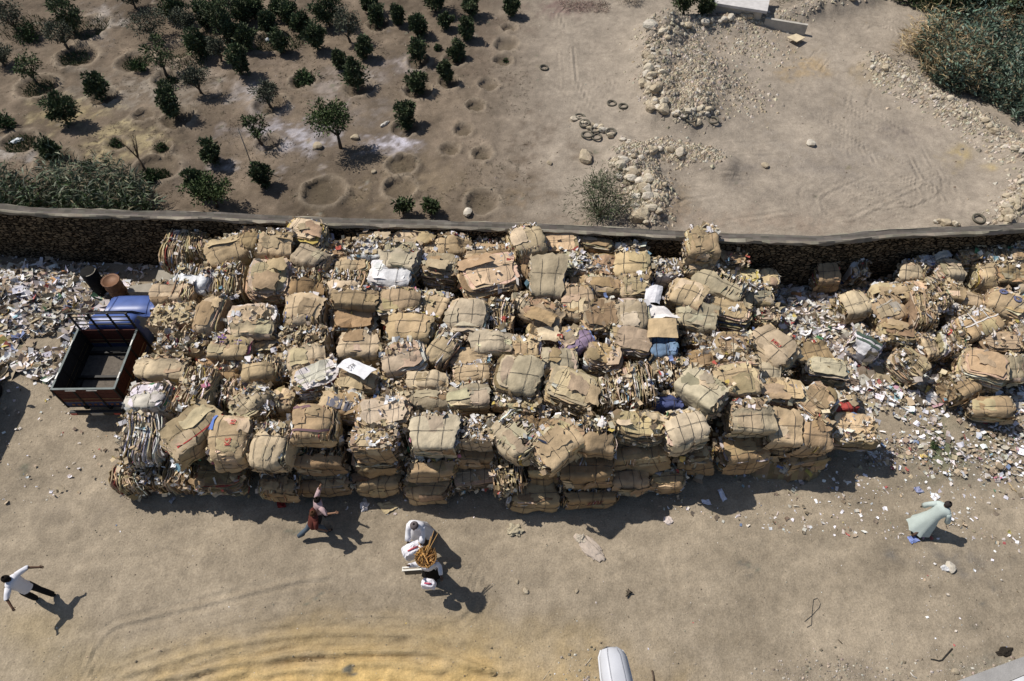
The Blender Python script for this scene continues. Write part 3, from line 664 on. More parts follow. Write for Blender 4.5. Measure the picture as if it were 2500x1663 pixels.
(1712,962,112,78,-46,'W',2.0,GREY,'f','big bale leaning on its right corner',None),
(1789,934,112,78,8,'W',1.95,TAN,'f','large plump tan bale',None),
(1860,910,60,58,-8,'W',1.5,GREY,'f','small grey bale behind a plump bale',None),
(1897,966,112,58,-4,'L',1.6,TAN,'f','flat layered bale with red scraps',None),
(1984,990,92,72,38,'L',1.5,TAN,'f','tilted layered bale with a blue side',None),
(2010,908,96,50,-10,'L',1.1,GREY,'f','low bale under a grey flap at the pile end',None),
(2050,993,58,38,10,'W',.9,[(.42,.08,.07),(.4,.3,.2)],'f','small red and tan box bale',None),
(351,1072,84,122,8,'V',1.5,WHT,'g','crumpled corner bale with pale cloths',None),
(474,1062,128,84,52,'W',1.95,[(.45,.35,.22)],'g','long tan bale leaning upright with a red stripe',X_bars('+z',[(.1,-.55,.85,.03)],(.5,.06,.06))),
(574,1080,92,112,2,'W',1.9,TAN,'g','bale with red lettering and a blue corner',X_many(X_text('KS','+z',.1,.5,.16,RED,math.pi/2),X_text('KS','+z',.1,-.3,.16,RED,math.pi/2),X_bars('+z',[(-.75,.5,.12,.35)],(.12,.2,.5)))),
(672,1092,92,112,-6,'W',1.9,[(.50,.40,.27)],'g','tall pale bale with faint printed lines',None),
(772,1042,106,82,0,'W',2.15,[(.50,.36,.21)],'g','orange tan bale with grey and red printed bands',X_bars('+z',[(-.5,.55,.4,.09),(0,-.55,.85,.06)],(.2,.12,.13))),
(920,1082,106,70,0,'S',1.9,TAN,'g','ragged open bale with dark hollow',None),
(1063,1064,110,84,0,'W',2.1,GREY,'g','bale with white crumpled paper along its top',None),
(1154,1058,100,62,0,'S',1.95,TAN,'g','bale with colourful scraps and brown front',None),
(1260,1068,118,92,-46,'W',2.1,GREY,'g','large bale leaning with its corner up',None),
(1354,1086,118,96,36,'W',2.1,[(.52,.40,.25)],'g','large golden bale leaning the other way',None),
(1448,1070,98,78,-4,'W',2.15,TAN,'g','neat tan bale between two leaning ones',None),
(1556,1044,118,66,-2,'L',2.1,TAN,'g','layered bale with a peaked tan cover',None),
(1625,990,74,40,4,'W',1.6,[(.09,.11,.24)],'g','dark blue printed bale in a gap',None),
(1668,1054,98,84,12,'W',2.1,[(.54,.44,.31)],'g','palest bale sticking out of the front',None),
(1821,1020,94,78,2,'W',1.75,TAN,'g','tan bale with white papers at its corner',None),
(1902,1050,70,80,-4,'W',1.45,TAN,'g','brown bale with a domed top',None),
(1972,1066,80,80,-6,'W',1.3,BRN,'g','large brown bale near the pile end',None),
(2070,1056,112,76,-3,'S',.85,TAN,'g','last bale at the pile end with an open flap',None),
# ground tiers
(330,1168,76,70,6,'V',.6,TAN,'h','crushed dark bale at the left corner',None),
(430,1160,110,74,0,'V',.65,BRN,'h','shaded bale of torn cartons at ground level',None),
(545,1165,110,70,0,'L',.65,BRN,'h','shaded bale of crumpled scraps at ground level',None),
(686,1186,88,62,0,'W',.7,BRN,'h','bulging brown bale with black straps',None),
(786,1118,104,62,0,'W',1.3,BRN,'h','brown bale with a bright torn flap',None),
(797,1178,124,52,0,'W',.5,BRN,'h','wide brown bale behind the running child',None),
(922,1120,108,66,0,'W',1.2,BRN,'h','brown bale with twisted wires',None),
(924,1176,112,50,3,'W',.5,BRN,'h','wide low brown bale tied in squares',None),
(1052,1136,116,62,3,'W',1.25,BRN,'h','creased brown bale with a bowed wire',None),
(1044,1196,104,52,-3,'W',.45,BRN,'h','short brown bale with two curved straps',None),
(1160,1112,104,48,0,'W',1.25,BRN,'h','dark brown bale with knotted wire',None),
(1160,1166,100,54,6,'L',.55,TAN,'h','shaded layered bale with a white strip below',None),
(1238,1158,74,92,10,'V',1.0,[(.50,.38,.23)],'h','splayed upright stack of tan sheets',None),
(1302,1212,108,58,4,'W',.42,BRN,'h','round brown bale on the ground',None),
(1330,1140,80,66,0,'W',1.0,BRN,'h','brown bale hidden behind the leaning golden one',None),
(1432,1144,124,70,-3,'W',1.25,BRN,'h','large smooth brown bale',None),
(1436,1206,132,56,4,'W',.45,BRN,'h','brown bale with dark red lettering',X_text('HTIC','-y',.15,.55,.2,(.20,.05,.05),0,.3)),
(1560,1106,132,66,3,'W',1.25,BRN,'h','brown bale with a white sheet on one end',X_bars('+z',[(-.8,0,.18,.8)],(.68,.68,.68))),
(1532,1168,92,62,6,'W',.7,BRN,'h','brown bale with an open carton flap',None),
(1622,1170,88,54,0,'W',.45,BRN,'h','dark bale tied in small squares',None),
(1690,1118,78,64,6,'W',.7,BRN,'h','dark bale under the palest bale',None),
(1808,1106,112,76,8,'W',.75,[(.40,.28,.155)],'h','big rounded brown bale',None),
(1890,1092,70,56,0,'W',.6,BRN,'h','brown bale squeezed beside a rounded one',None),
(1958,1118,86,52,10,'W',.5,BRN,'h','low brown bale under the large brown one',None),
# right heap
(2010,676,58,56,0,'W',.75,BRN,'r','bale standing alone in the wall shadow',None),
(2086,646,46,84,-6,'V',.8,BRN,'r','tall dark bale leaning against the wall',None),
(2270,640,76,46,18,'L',1.0,WHT,'r','bale with red and white striped sheets',None),
(2354,624,72,58,6,'L',1.1,TAN,'r','fanned layered bale by the wall',None),
(2412,628,58,54,0,'V',1.1,GREY,'r','ragged grey bale by the wall',None),
(2474,632,80,52,-4,'W',1.1,TAN,'r','tan bale marked with a 3',X_text('3','-y',.1,.3,.3,DRK,math.pi/2)),
(2480,592,52,42,0,'S',1.4,WHT,'r','bale with a white crumpled bag on top',None),
(2222,676,60,48,-16,'W',.9,TAN,'r','rounded tan bale in front of the wall shadow',None),
(2302,674,66,54,0,'W',.9,GREY,'r','grey bale with a blue scrap',None),
(2394,680,54,62,-10,'W',.9,TAN,'r','upright brown bale',None),
(2450,676,84,48,0,'W',1.1,TAN,'r','bale with a folded carton on top',None),
(2490,706,60,62,0,'W',.8,GREY,'r','grey green bale at the right edge',None),
(2076,752,80,62,12,'W',.6,TAN,'r','square brown bale standing in white litter',None),
(2149,764,84,64,24,'W',.6,TAN,'r','carton bale with white tape cross',X_bars('+z',[(-.2,.3,.5,.05),(.3,-.1,.25,.3)],(.4,.36,.3))),
(2166,722,86,46,0,'L',.7,TAN,'r','loose layered bale',None),
(2222,722,60,50,0,'W',.8,TAN,'r','small tan bale on the heap',None),
(2241,764,58,108,-8,'V',.9,TAN,'r','long bale of vertical sheet edges',None),
(2278,728,40,84,6,'V',1.0,GREY,'r','narrow slab of grey sheets',None),
(2312,724,56,50,-10,'W',.8,TAN,'r','tan bale with dark wire',None),
(2444,754,100,68,-42,'W',.9,TAN,'r','long carton bale with blue oval prints',X_text('o o','+z',-.1,.1,.4,(.12,.13,.22))),
(2352,742,78,46,-14,'W',.7,TAN,'r','half hidden tan bale',None),
(2375,802,120,66,24,'W',.9,[(.50,.37,.21)],'r','golden bale bound with white tape',X_bars('+z',[(-.4,0,.03,.9),(.4,0,.03,.9),(0,.0,.95,.04)],(.66,.62,.58))),
(2432,838,110,52,-6,'L',.9,TAN,'r','bale with a curved tan sheet over white paper',None),
(2486,812,58,60,6,'W',.7,GREY,'r','dark green grey bale at the right edge',None),
(2108,842,80,56,-34,'W',.6,WHT,'r','tilted striped box bale with a white lid',X_bars('+z',[(0,-.3,.8,.14),(0,-.75,.8,.1)],(.07,.10,.08))),
(2184,824,88,54,-16,'L',.6,TAN,'r','layered bale with orange and white edges',None),
(2248,852,48,62,10,'W',.5,TAN,'r','small leaning brown carton',None),
(2318,842,66,62,0,'V',.7,TAN,'r','ragged bale with orange strips',None),
(2210,894,62,76,38,'W',.55,TAN,'r','bale lying askew alone near the litter edge',None),
(2392,906,112,80,-22,'L',.9,TAN,'r','fanned stack of wide flat sheets',None),
(2338,946,88,64,26,'W',.55,[(.40,.29,.17)],'r','brown bale with a grey plastic tail',None),
(2414,1000,104,52,-4,'W',.45,TAN,'r','lone rounded bale nearest the road',None),
(2470,905,70,60,0,'W',.6,GREY,'r','shaded bale behind the fanned stack',None),
(2330,780,60,44,0,'S',.6,TAN,'r','scruffy bale of loose paper',None),
(2180,790,56,40,10,'W',.4,BRN,'r','brown bale in the shade of the sheets',None),
]
ROWN = {'a': 'wall row', 'b': 'second row', 'c': 'third row', 'd': 'fourth row', 'e': 'fifth row',
        'f': 'row behind front', 'g': 'upper front row', 'h': 'lower front', 'r': 'right heap'}
ORD = ['', 'first', 'second', 'third', 'fourth', 'fifth', 'sixth', 'seventh', 'eighth', 'ninth', 'tenth'] + ['%dth' % i for i in range(11, 21)] + ['21st', '22nd', '23rd'] + ['%dth' % i for i in range(24, 31)] + ['31st', '32nd', '33rd'] + ['%dth' % i for i in range(34, 60)]
for (px, py, w_, h_, rot, typ, z, pal, row, look, ex) in DB:
    bale(px, py, w_, h_, rot, typ, z, pal, look, row, extra=ex, pitch=(None if row not in 'h' else random.uniform(-3, 5)))
rows = {}
for b in BALES: rows.setdefault(b[6], []).append(b)
for r_, L in rows.items():
    L.sort(key=lambda q: q[1])
    for i, b in enumerate(L):
        b[0]['label'] = '%s, %s from left, %s' % (b[5], ORD[i + 1], ROWN[r_])
# loose scrap packed between and under the bales (nobody could count it)
def heap(rws, zmin, drop, cnt, label):
    random.seed(11); mb = MB()
    B = [(p[0].location.x, p[0].location.y, p[0].location.z) for p in BALES if p[0].location.z > zmin and p[6] in rws]
    bx = np.array([q[0] for q in B]); by = np.array([q[1] for q in B]); bz = np.array([q[2] for q in B])
    x0, x1, y0, y1 = bx.min() - .3, bx.max() + .3, by.min() - .1, by.max() + .2
    xs = np.arange(x0, x1, .16); ys = np.arange(y0, y1, .16); X, Y = np.meshgrid(xs, ys)
    Z = np.zeros_like(X); Wt = np.zeros_like(X); M = np.zeros_like(X)
    for a, b_, c in zip(bx, by, bz):
        d2 = (X - a) ** 2 + (Y - b_) ** 2; k = np.exp(-d2 / .5); Z += k * c; Wt += k; M = np.maximum(M, np.exp(-d2 / .55))
    H = Z / (Wt + 1e-6); ins = np.clip((M - .25) * 3, 0, 1)
    H = (H - drop + (fbm(X * 2, Y * 2, 3) - .5) * .5) * ins
    H = np.where(H < .05, -.3, H)
    ny, nx = X.shape; vs = [(X[j, i], Y[j, i], H[j, i]) for j in range(ny) for i in range(nx)]
    fs = []; cs = []
    for j in range(ny - 1):
        for i in range(nx - 1):
            if max(H[j, i], H[j + 1, i + 1], H[j, i + 1], H[j + 1, i]) < 0: continue
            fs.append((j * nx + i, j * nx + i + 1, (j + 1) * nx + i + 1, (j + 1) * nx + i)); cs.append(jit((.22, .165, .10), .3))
    mb.add(vs, fs, cs)
    k = 0
    while k < cnt:
        i = random.randrange(nx); j = random.randrange(ny)
        if H[j, i] < .12: continue
        k += 1; scrap(mb, (X[j, i] + random.uniform(-.1, .1), Y[j, i] + random.uniform(-.1, .1), H[j, i] + random.uniform(0, .16)), (0, 0, 1), random.uniform(.06, .24) * (1.8 if random.random() < .06 else 1), jit(pick(SCR), .22), .6, random.uniform(.15, 1))
    o = mb.build('packed_cardboard_scrap', M_paper); tag(o, label, 'scrap', kind='stuff')
heap('abcdefg', 1.0, .78, 9000, 'loose torn cardboard and paper packed between the stacked bales')
heap('r', .55, .6, 2200, 'loose torn cardboard and paper under the bales of the right heap')
# ---------------------------------------------------------------- ground litter
def litter(name, label, zones, seed, hmax=.03):
    random.seed(seed); np.random.seed(seed); mb = MB()
    for poly, n, s0, s1, clump in zones:
        xs = [p[0] for p in poly]; ys = [p[1] for p in poly]; k = 0; tries = 0
        while k < n and tries < n * 30:
            tries += 1; px = random.uniform(min(xs), max(xs)); py = random.uniform(min(ys), max(ys))
            if not bool(pip(np.array(px), np.array(py), poly)): continue
            p = at(px, py, .1)
            if clump and sfbm(p.x * 1.3 + seed, p.y * 1.3) < .25 + random.random() * .28: continue
            k += 1; z = G(p.x, p.y)
            s = s0 * .85 + (s1 - s0) * random.random() ** 3.6
            scrap(mb, (p.x, p.y, z + s * .12 + random.uniform(0, hmax)), (0, 0, 1), s, jit(pick(LITC), .2), .36, random.uniform(.2, 1))
    return tag(mb.build(name, M_paper), label, 'litter', kind='stuff')
litter('litter', 'dense paper and plastic litter left of the truck below the wall', [(LIT_L, 11000, .035, .40, True), ([(-40,560),(330,590),(400,640),(330,700),(-40,680)], 700, .05, .3, True), ([(-40,850),(420,850),(420,1180),(-40,1250)], 420, .025, .12, True)], 21, .07)
litter('litter', 'dense white paper litter between the two bale heaps and around the right heap', [(LIT_R, 13000, .035, .42, True), ([(1850,700),(2050,720),(2100,860),(2060,960),(1950,840)], 6500, .04, .36, False), ([(1950,880),(2560,960),(2560,1180),(2120,1140),(2020,1010)], 3800, .03, .20, True)], 22, .08)
litter('litter', 'scattered paper scraps on the dirt in front of the bales', [([(1560,1130),(2060,1100),(2560,1120),(2560,1330),(1900,1300),(1600,1240)], 1300, .024, .15, True), ([(820,1190),(1180,1200),(1160,1260),(840,1250)], 60, .04, .16, False), ([(0,1180),(2500,1280),(2500,1663),(0,1663)], 260, .015, .05, False), ([(2200,1300),(2560,1300),(2560,1663),(2300,1663)], 160, .02, .09, True)], 23, .01)
# ---------------------------------------------------------------- rocks
def rock_mesh(seed):
    import bmesh
    bm = bmesh.new(); bmesh.ops.create_icosphere(bm, subdivisions=2, radius=1); o = Vector((seed * 3.3, seed * 1.7, 0)); rr = random.Random(seed)
    pl = [Vector((rr.gauss(0, 1), rr.gauss(0, 1), rr.gauss(0, 1))).normalized() for _ in range(9)]
    for v in bm.verts:
        p = v.co.copy()
        for n in pl:
            d = p.dot(n) - .72
            if d > 0: p -= n * d
        v.co = p * (1 + mnoise.noise(p * 1.4 + o) * .22); v.co.z *= .72
    mb = MB(); mb.add([tuple(v.co) for v in bm.verts], [tuple(v.index for v in f.verts) for f in bm.faces], [jit((1, 1, 1), .06) for _ in bm.faces]); bm.free(); return mb
def colored(mb, c):
    m = MB(); m.v = mb.v; m.f = mb.f; m.sm = mb.sm; m.c = [tuple(a * b for a, b in zip(q, c)) for q in mb.c]; return m
RC = [(.47, .40, .295), (.52, .46, .36), (.40, .335, .245), (.56, .51, .43)]
ROCKP = []
def rocks():
    random.seed(5)
    zones = [ # px centre line, half width px, count, size range m, label, group
     ([(1595,105),(1588,170),(1592,230),(1612,275)], 26, 62, (.09, .30), 'cream limestone rock heaped along the near left edge of the big bank', 'rocks of the big bank edge'),
     ([(1640,285),(1690,295),(1725,280)], 24, 26, (.08, .22), 'cream limestone rock at the tyre end of the big bank', 'rocks at the tyre end of the big bank'),
     ([(1610,85),(1680,62),(1770,62),(1850,55)], 14, 28, (.10, .32), 'pale rock along the top edge of the big bank', 'rocks along the far edge of the big bank'),
     ([(1400,300),(1470,318),(1540,352)], 13, 16, (.09, .26), 'pale rock lying among the dumped tyres', 'rocks among the tyres'),
     ([(1500,400),(1560,375),(1620,372),(1700,388)], 16, 26, (.09, .26), 'pale rock in the middle spoil heap of the open lot', 'rocks of the middle spoil heap'),
     ([(1530,430),(1570,455),(1590,500),(1568,545)], 36, 60, (.10, .32), 'cream boulder piled beside the airy shrub behind the wall', 'boulders behind the wall'),
     ([(2135,160),(2210,205),(2300,265),(2400,320),(2500,385)], 22, 40, (.09, .24), 'grey white rock in the long bank below the reed thicket', 'rocks of the long bank below the thicket'),
     ([(2500,440),(2480,500),(2440,545)], 24, 20, (.10, .26), 'pale rock in the small heap at the right edge of the lot', 'rocks of the right edge heap'),
     ([(2285,545),(2350,552)], 8, 9, (.12, .26), 'pale rock poking up just behind the wall cap', 'rocks just behind the wall cap')]
    first = {}
    for line, hw, n, (s0, s1), lab, grp in zones:
        for _ in range(n):
            i = random.randrange(len(line) - 1); t = random.random(); a, b = line[i], line[i + 1]
            x = a[0] + (b[0] - a[0]) * t + random.gauss(0, hw * .5); y = a[1] + (b[1] - a[1]) * t + random.gauss(0, hw * .4)
            s = (s0 + (s1 - s0) * random.random() ** 2) ; P = atg(x, y); k = (random.randrange(6), random.randrange(4))
            if k not in first: o = colored(rock_mesh(k[0] + 1), RC[k[1]]).build('rock', M_stone); first[k] = o
            else: o = first[k].copy(); col.objects.link(o)
            o.location = (P.x, P.y, G(P.x, P.y) + s * .25); o.scale = (s, s * random.uniform(.7, 1), s * random.uniform(.8, 1.1)); o.rotation_euler = (random.uniform(-.4, .4), random.uniform(-.4, .4), random.uniform(0, 6.28))
            tag(o, lab, 'rock', grp)
    for (x, y, s, lab, ck) in [(1585,68,.42,'single white boulder on the bare dirt left of the big bank',3),(1979,353,.24,'single pale stone alone in the middle of the bare lot',3),(2073,12,.26,'small pale stone near the top of the bare lot',1),(1867,405,.18,'small grey stone in the lower middle of the lot',2),
        (1342,399,.14,'small stone on dark stained dirt right of the empty basins',2),(1142,520,.24,'white stone by the wall below the last basin',3),(1402,293,.22,'pale stone beside the first two tyres',1),(1430,388,.42,'grey boulder beside the half buried tyre',2),(777,360,.26,'grey stone beside the pale salt patch',2),(868,338,.22,'dark stone at the foot of the umbrella tree',2),
        (912,421,.14,'small dark stone in the near orchard',2),(2320,1387,.17,'pale stone near the walking robed man',3),(1262,1420,.07,'crumbly dirt clod on the road right of the basket carrier',2),(1283,1443,.10,'larger dirt clod on the road',0),(1408,1443,.07,'small dirt clod in the middle road',2),(2330,1640,.1,'small clod beside the dark hole',2)]:
        k = (random.randrange(6), ck)
        if k not in first: o = colored(rock_mesh(k[0] + 1), RC[k[1]]).build('rock', M_stone); first[k] = o
        else: o = first[k].copy(); col.objects.link(o)
        P = atg(x, y); o.location = (P.x, P.y, G(P.x, P.y) + s * .22); o.scale = (s, s * .8, s * .8); o.rotation_euler = (0, 0, random.uniform(0, 6)); tag(o, lab, 'rock')
    mb = MB(); P8 = [(1, 0, 0), (0, 1, 0), (-1, 0, 0), (0, -1, 0), (.1, .1, .8), (0, 0, -.5)]; F8 = [(0, 1, 4), (1, 2, 4), (2, 3, 4), (3, 0, 4)]
    def peb(x, y, s, c):
        P = at(x, y); z = G(P.x, P.y); a = random.uniform(0, 6.28)
        vs = [(P.x + s * (p[0] * math.cos(a) - p[1] * math.sin(a)) * random.uniform(.7, 1.2), P.y + s * (p[0] * math.sin(a) + p[1] * math.cos(a)) * random.uniform(.6, 1), z + (p[2] * s * .9 if p[2] else -s * .1)) for p in P8]
        mb.add(vs, F8, c)
    gz = [([(1595,105),(1600,230),(1660,285),(1720,280)], 42, 2300), ([(1650,100),(1700,170),(1700,250)], 75, 2300), ([(1620,85),(1760,70),(1950,60)], 28, 1300), ([(1780,110),(1900,130)], 60, 500), ([(1520,390),(1620,378),(1740,395)], 32, 2000), ([(1550,430),(1590,480),(1570,540)], 50, 2800),
          ([(2135,165),(2220,215),(2320,280),(2420,335),(2520,400)], 42, 3000), ([(2500,440),(2470,510),(2430,545)], 40, 600), ([(1750,210),(1850,250)], 60, 450), ([(1960,40),(2020,18),(2100,0)], 22, 300)]
    for line, hw, n in gz:
        for _ in range(n):
            i = random.randrange(len(line) - 1); t = random.random(); a, b = line[i], line[i + 1]
            peb(a[0] + (b[0] - a[0]) * t + random.gauss(0, hw * .55), a[1] + (b[1] - a[1]) * t + random.gauss(0, hw * .4), .03 + .11 * random.random() ** 2.5, jit(random.choice(RC + [(.3, .26, .21)]), .2))
    tag(mb.build('rubble', M_stone), 'broken stone rubble and gravel spread over the banks of the open lot', 'rubble', kind='stuff')
    mb = MB()
    for _ in range(2600): peb(random.uniform(-40, 2540), random.uniform(1200, 1663), .006 + .028 * random.random() ** 4, jit(random.choice([(.30, .26, .2), (.38, .34, .27), (.2, .17, .13)]), .2))
    for _ in range(1800):
        x, y = random.uniform(-40, 2540), random.uniform(0, 545); peb(x, y, .012 + .05 * random.random() ** 5, jit(random.choice([(.34, .29, .22), (.45, .40, .33), (.2, .16, .12)]), .2))
    for cx, cy, rx, ry, n in ((2050, 1640, 110, 22, 420), (2440, 1632, 90, 16, 240), (1460, 1640, 60, 40, 160)):
        for _ in range(n): peb(random.gauss(cx, rx), random.gauss(cy, ry), .012 + .05 * random.random() ** 3, jit(random.choice([(.42, .36, .3), (.34, .3, .24), (.22, .19, .15), (.5, .46, .42)]), .2))
    tag(mb.build('gravel', M_stone), 'small loose pebbles and clods scattered over the dirt', 'gravel', kind='stuff')
rocks()
# ---------------------------------------------------------------- tyres
def tyres():
    mb = MB(); rings = []
    N = 20
    prof = [(.24, .00), (.22, .03), (.23, .07), (.27, .09), (.31, .10), (.335, .08), (.34, .045), (.335, .01), (.30, -.01)]
    for i in range(N + 1):
        an = 2 * math.pi * i / N; rings.append([Vector((r * math.cos(an), r * math.sin(an), z)) for r, z in prof])
    vs = [p for r in rings for p in r]; n = len(prof); fs = [(i * n + k, (i + 1) * n + k, (i + 1) * n + (k + 1) % n, i * n + (k + 1) % n) for i in range(N) for k in range(n)]
    mb.add(vs, fs, (.13, .118, .092), True)
    L = [(1328,167,.85,'lone tyre on the bare ground far from the others'),(1493,254,.85,'left one of two tyres lying side by side'),(1521,261,.85,'right one of two tyres lying side by side'),(1416,288,.95,'topmost tyre at the left tip of the tyre row'),(1427,305,.95,'second tyre down the left tip of the tyre row'),
         (1453,319,.85,'tyre between two tyres and the pale rocks'),(1433,332,1.05,'largest tyre at the lower left of the tyre group'),(1457,337,.85,'pale dusty tyre half under rocks'),(1491,325,.95,'tyre at the right end of the tyre row against white rocks'),(1664,301,.8,'left tyre at the foot of the big bank'),
         (1684,306,.95,'middle tyre at the foot of the big bank'),(1741,296,.95,'dusty tyre right of the big bank tip'),(1436,377,.6,'small dark tyre beside a grey boulder'),(1455,450,.8,'upper tyre beside the airy shrub'),(1471,460,.7,'lower tyre beside the airy shrub'),(2388,536,.95,'dark wheel lying near the wall at the right'),(1974,723,1.0,'black tyre lying in the white litter')]
    first = None
    for x, y, s, lab in L:
        if first is None: o = mb.build('tyre', M_rubber); first = o
        else: o = first.copy(); col.objects.link(o)
        P = atg(x, y); o.location = (P.x, P.y, G(P.x, P.y) + .02); s *= .74; o.scale = (s, s, s); o.rotation_euler = (random.uniform(-.15, .15), random.uniform(-.15, .15), random.uniform(0, 6)); tag(o, lab, 'tyre', 'dumped tyres')
tyres()
# ---------------------------------------------------------------- vegetation
def leaf(mb, p, d, L, w_, c):
    d = d.normalized(); s = d.cross(Vector((random.gauss(0, 1), random.gauss(0, 1), random.gauss(0, 1)))); s = s.normalized() if s.length > 1e-6 else Vector((1, 0, 0))
    m = p + d * L * .5; e = p + d * L + Vector((0, 0, -L * .15)); mb.add([p, m + s * w_, e, m - s * w_], [(0, 1, 2, 3)], c)
GRN = {'bushy': [(.065, .092, .042), (.085, .115, .052), (.05, .07, .034), (.105, .135, .065), (.12, .13, .075)], 'olive': [(.10, .112, .075), (.13, .14, .10), (.075, .08, .055)], 'sparse': [(.06, .09, .035), (.09, .12, .05), (.05, .065, .03)],
       'umbrella': [(.065, .095, .035), (.09, .125, .045), (.05, .075, .028)], 'low': [(.035, .065, .022), (.055, .09, .03), (.045, .07, .03)], 'airy': [(.085, .105, .055), (.11, .13, .075)], 'reed': [(.15, .19, .12), (.11, .14, .09), (.07, .085, .055), (.20, .22, .16), (.2, .17, .11)], 'thicket': [(.075, .115, .08), (.11, .165, .125), (.05, .07, .05), (.17, .22, .17), (.17, .145, .09)], 'dry': [(.36, .27, .15), (.28, .21, .12), (.42, .33, .2)]}
def tree(kind, seed, Wd, H):
    """returns list of (name, MB, mat) for a crown of width Wd and height H in metres"""
    random.seed(seed * 17 + 3); tk = MB(); cr = MB(); G_ = GRN[kind]; r = Wd / 2
    cb = {'bushy': .06, 'olive': .28, 'sparse': .36, 'umbrella': .5, 'low': .0, 'airy': .1}[kind] * H
    limbs = []
    nb = {'bushy': 6, 'olive': 7, 'sparse': 6, 'umbrella': 8, 'low': 4, 'airy': 11}[kind]
    stem0 = Vector((0, 0, -.1)); fork = Vector((random.uniform(-.08, .08), random.uniform(-.08, .08), max(.12, cb * .55)))
    if kind != 'low': tk.tube([stem0, fork * .5, fork], [.05 + .018 * H, .045 + .012 * H, .04 + .01 * H], 6, (.10, .08, .06))
    for i in range(nb):
        an = 2 * math.pi * i / nb + random.uniform(-.4, .4); rr = r * random.uniform(.35, .9); e = Vector((rr * math.cos(an), rr * math.sin(an), random.uniform(cb + (H - cb) * .25, H * .93)))
        if i == 0: e = Vector((0, 0, H * .96))
        m = fork.lerp(e, .5) + Vector((random.uniform(-.1, .1), random.uniform(-.1, .1), -.05 * H if kind == 'umbrella' else .05)); limbs.append((fork, m, e))
        tk.tube([fork, m, e], [.028 + .005 * H, .018, .008], 4, (.10, .08, .06), cap=False)
    ncl = {'bushy': 32, 'olive': 40, 'sparse': 18, 'umbrella': 44, 'low': 16, 'airy': 70}[kind]; per = {'bushy': 85, 'olive': 55, 'sparse': 40, 'umbrella': 70, 'low': 40, 'airy': 50}[kind]
    L0, w0 = {'bushy': (.15, .034), 'olive': (.10, .022), 'sparse': (.14, .03), 'umbrella': (.11, .028), 'low': (.18, .025), 'airy': (.16, .012)}[kind]; q_ = min(1, Wd / .7); L0 *= q_; w0 *= q_
    ex = random.uniform(.05, .35); ph0 = random.uniform(0, 6)
    for k in range(ncl):
        for _ in range(30):
            p = Vector((random.uniform(-1, 1), random.uniform(-1, 1), random.uniform(-1, 1)))
            if .25 < p.length < 1: break
        taper = ((.42 + .58 * (p.z * .5 + .5) ** .7) if kind == 'bushy' else 1) * (1 - (.25 if kind == 'bushy' else 0) * max(0, p.z) ** 4) - (.3 if kind in ('olive', 'umbrella', 'sparse') else 0) * max(0, -p.z)
        c = Vector((p.x * r * .85 * taper, p.y * r * .85 * taper, cb + (H - cb) * (.5 + .46 * p.z)))
        c = Vector((c.x * (1 + ex * math.sin(2 * math.atan2(c.y, c.x) + ph0)), c.y * (1 + ex * math.sin(2 * math.atan2(c.y, c.x) + ph0)), c.z)) * (random.uniform(1.0, 1.22) if random.random() < .22 else 1); cs = r * random.uniform(.10, .30); tone = random.uniform(.75, 1.3)
        base = min((l for l in limbs), key=lambda l: (l[2] - c).length)
        if kind != 'low': tk.tube([base[1].lerp(base[2], .6), c], [.012, .005], 3, (.10, .08, .06), cap=False)
        for _ in range(int(per * random.uniform(.6, 1.3))):
            q = Vector((random.gauss(0, 1), random.gauss(0, 1), random.gauss(0, .9))) * cs * .6
            d = q.normalized() + (c - fork).normalized() * .5 + Vector((random.gauss(0, .4), random.gauss(0, .4), random.gauss(0, .4) + (.35 if kind == 'bushy' else 0)))
            leaf(cr, c + q, d, L0 * random.uniform(.6, 1.3), w0 * random.uniform(.7, 1.3), tuple(x * tone for x in jit(random.choice(G_), .2)))
    out = []
    if tk.v: out.append(('trunk', tk, M_bark))
    out.append(('crown', cr, M_leaf)); return out
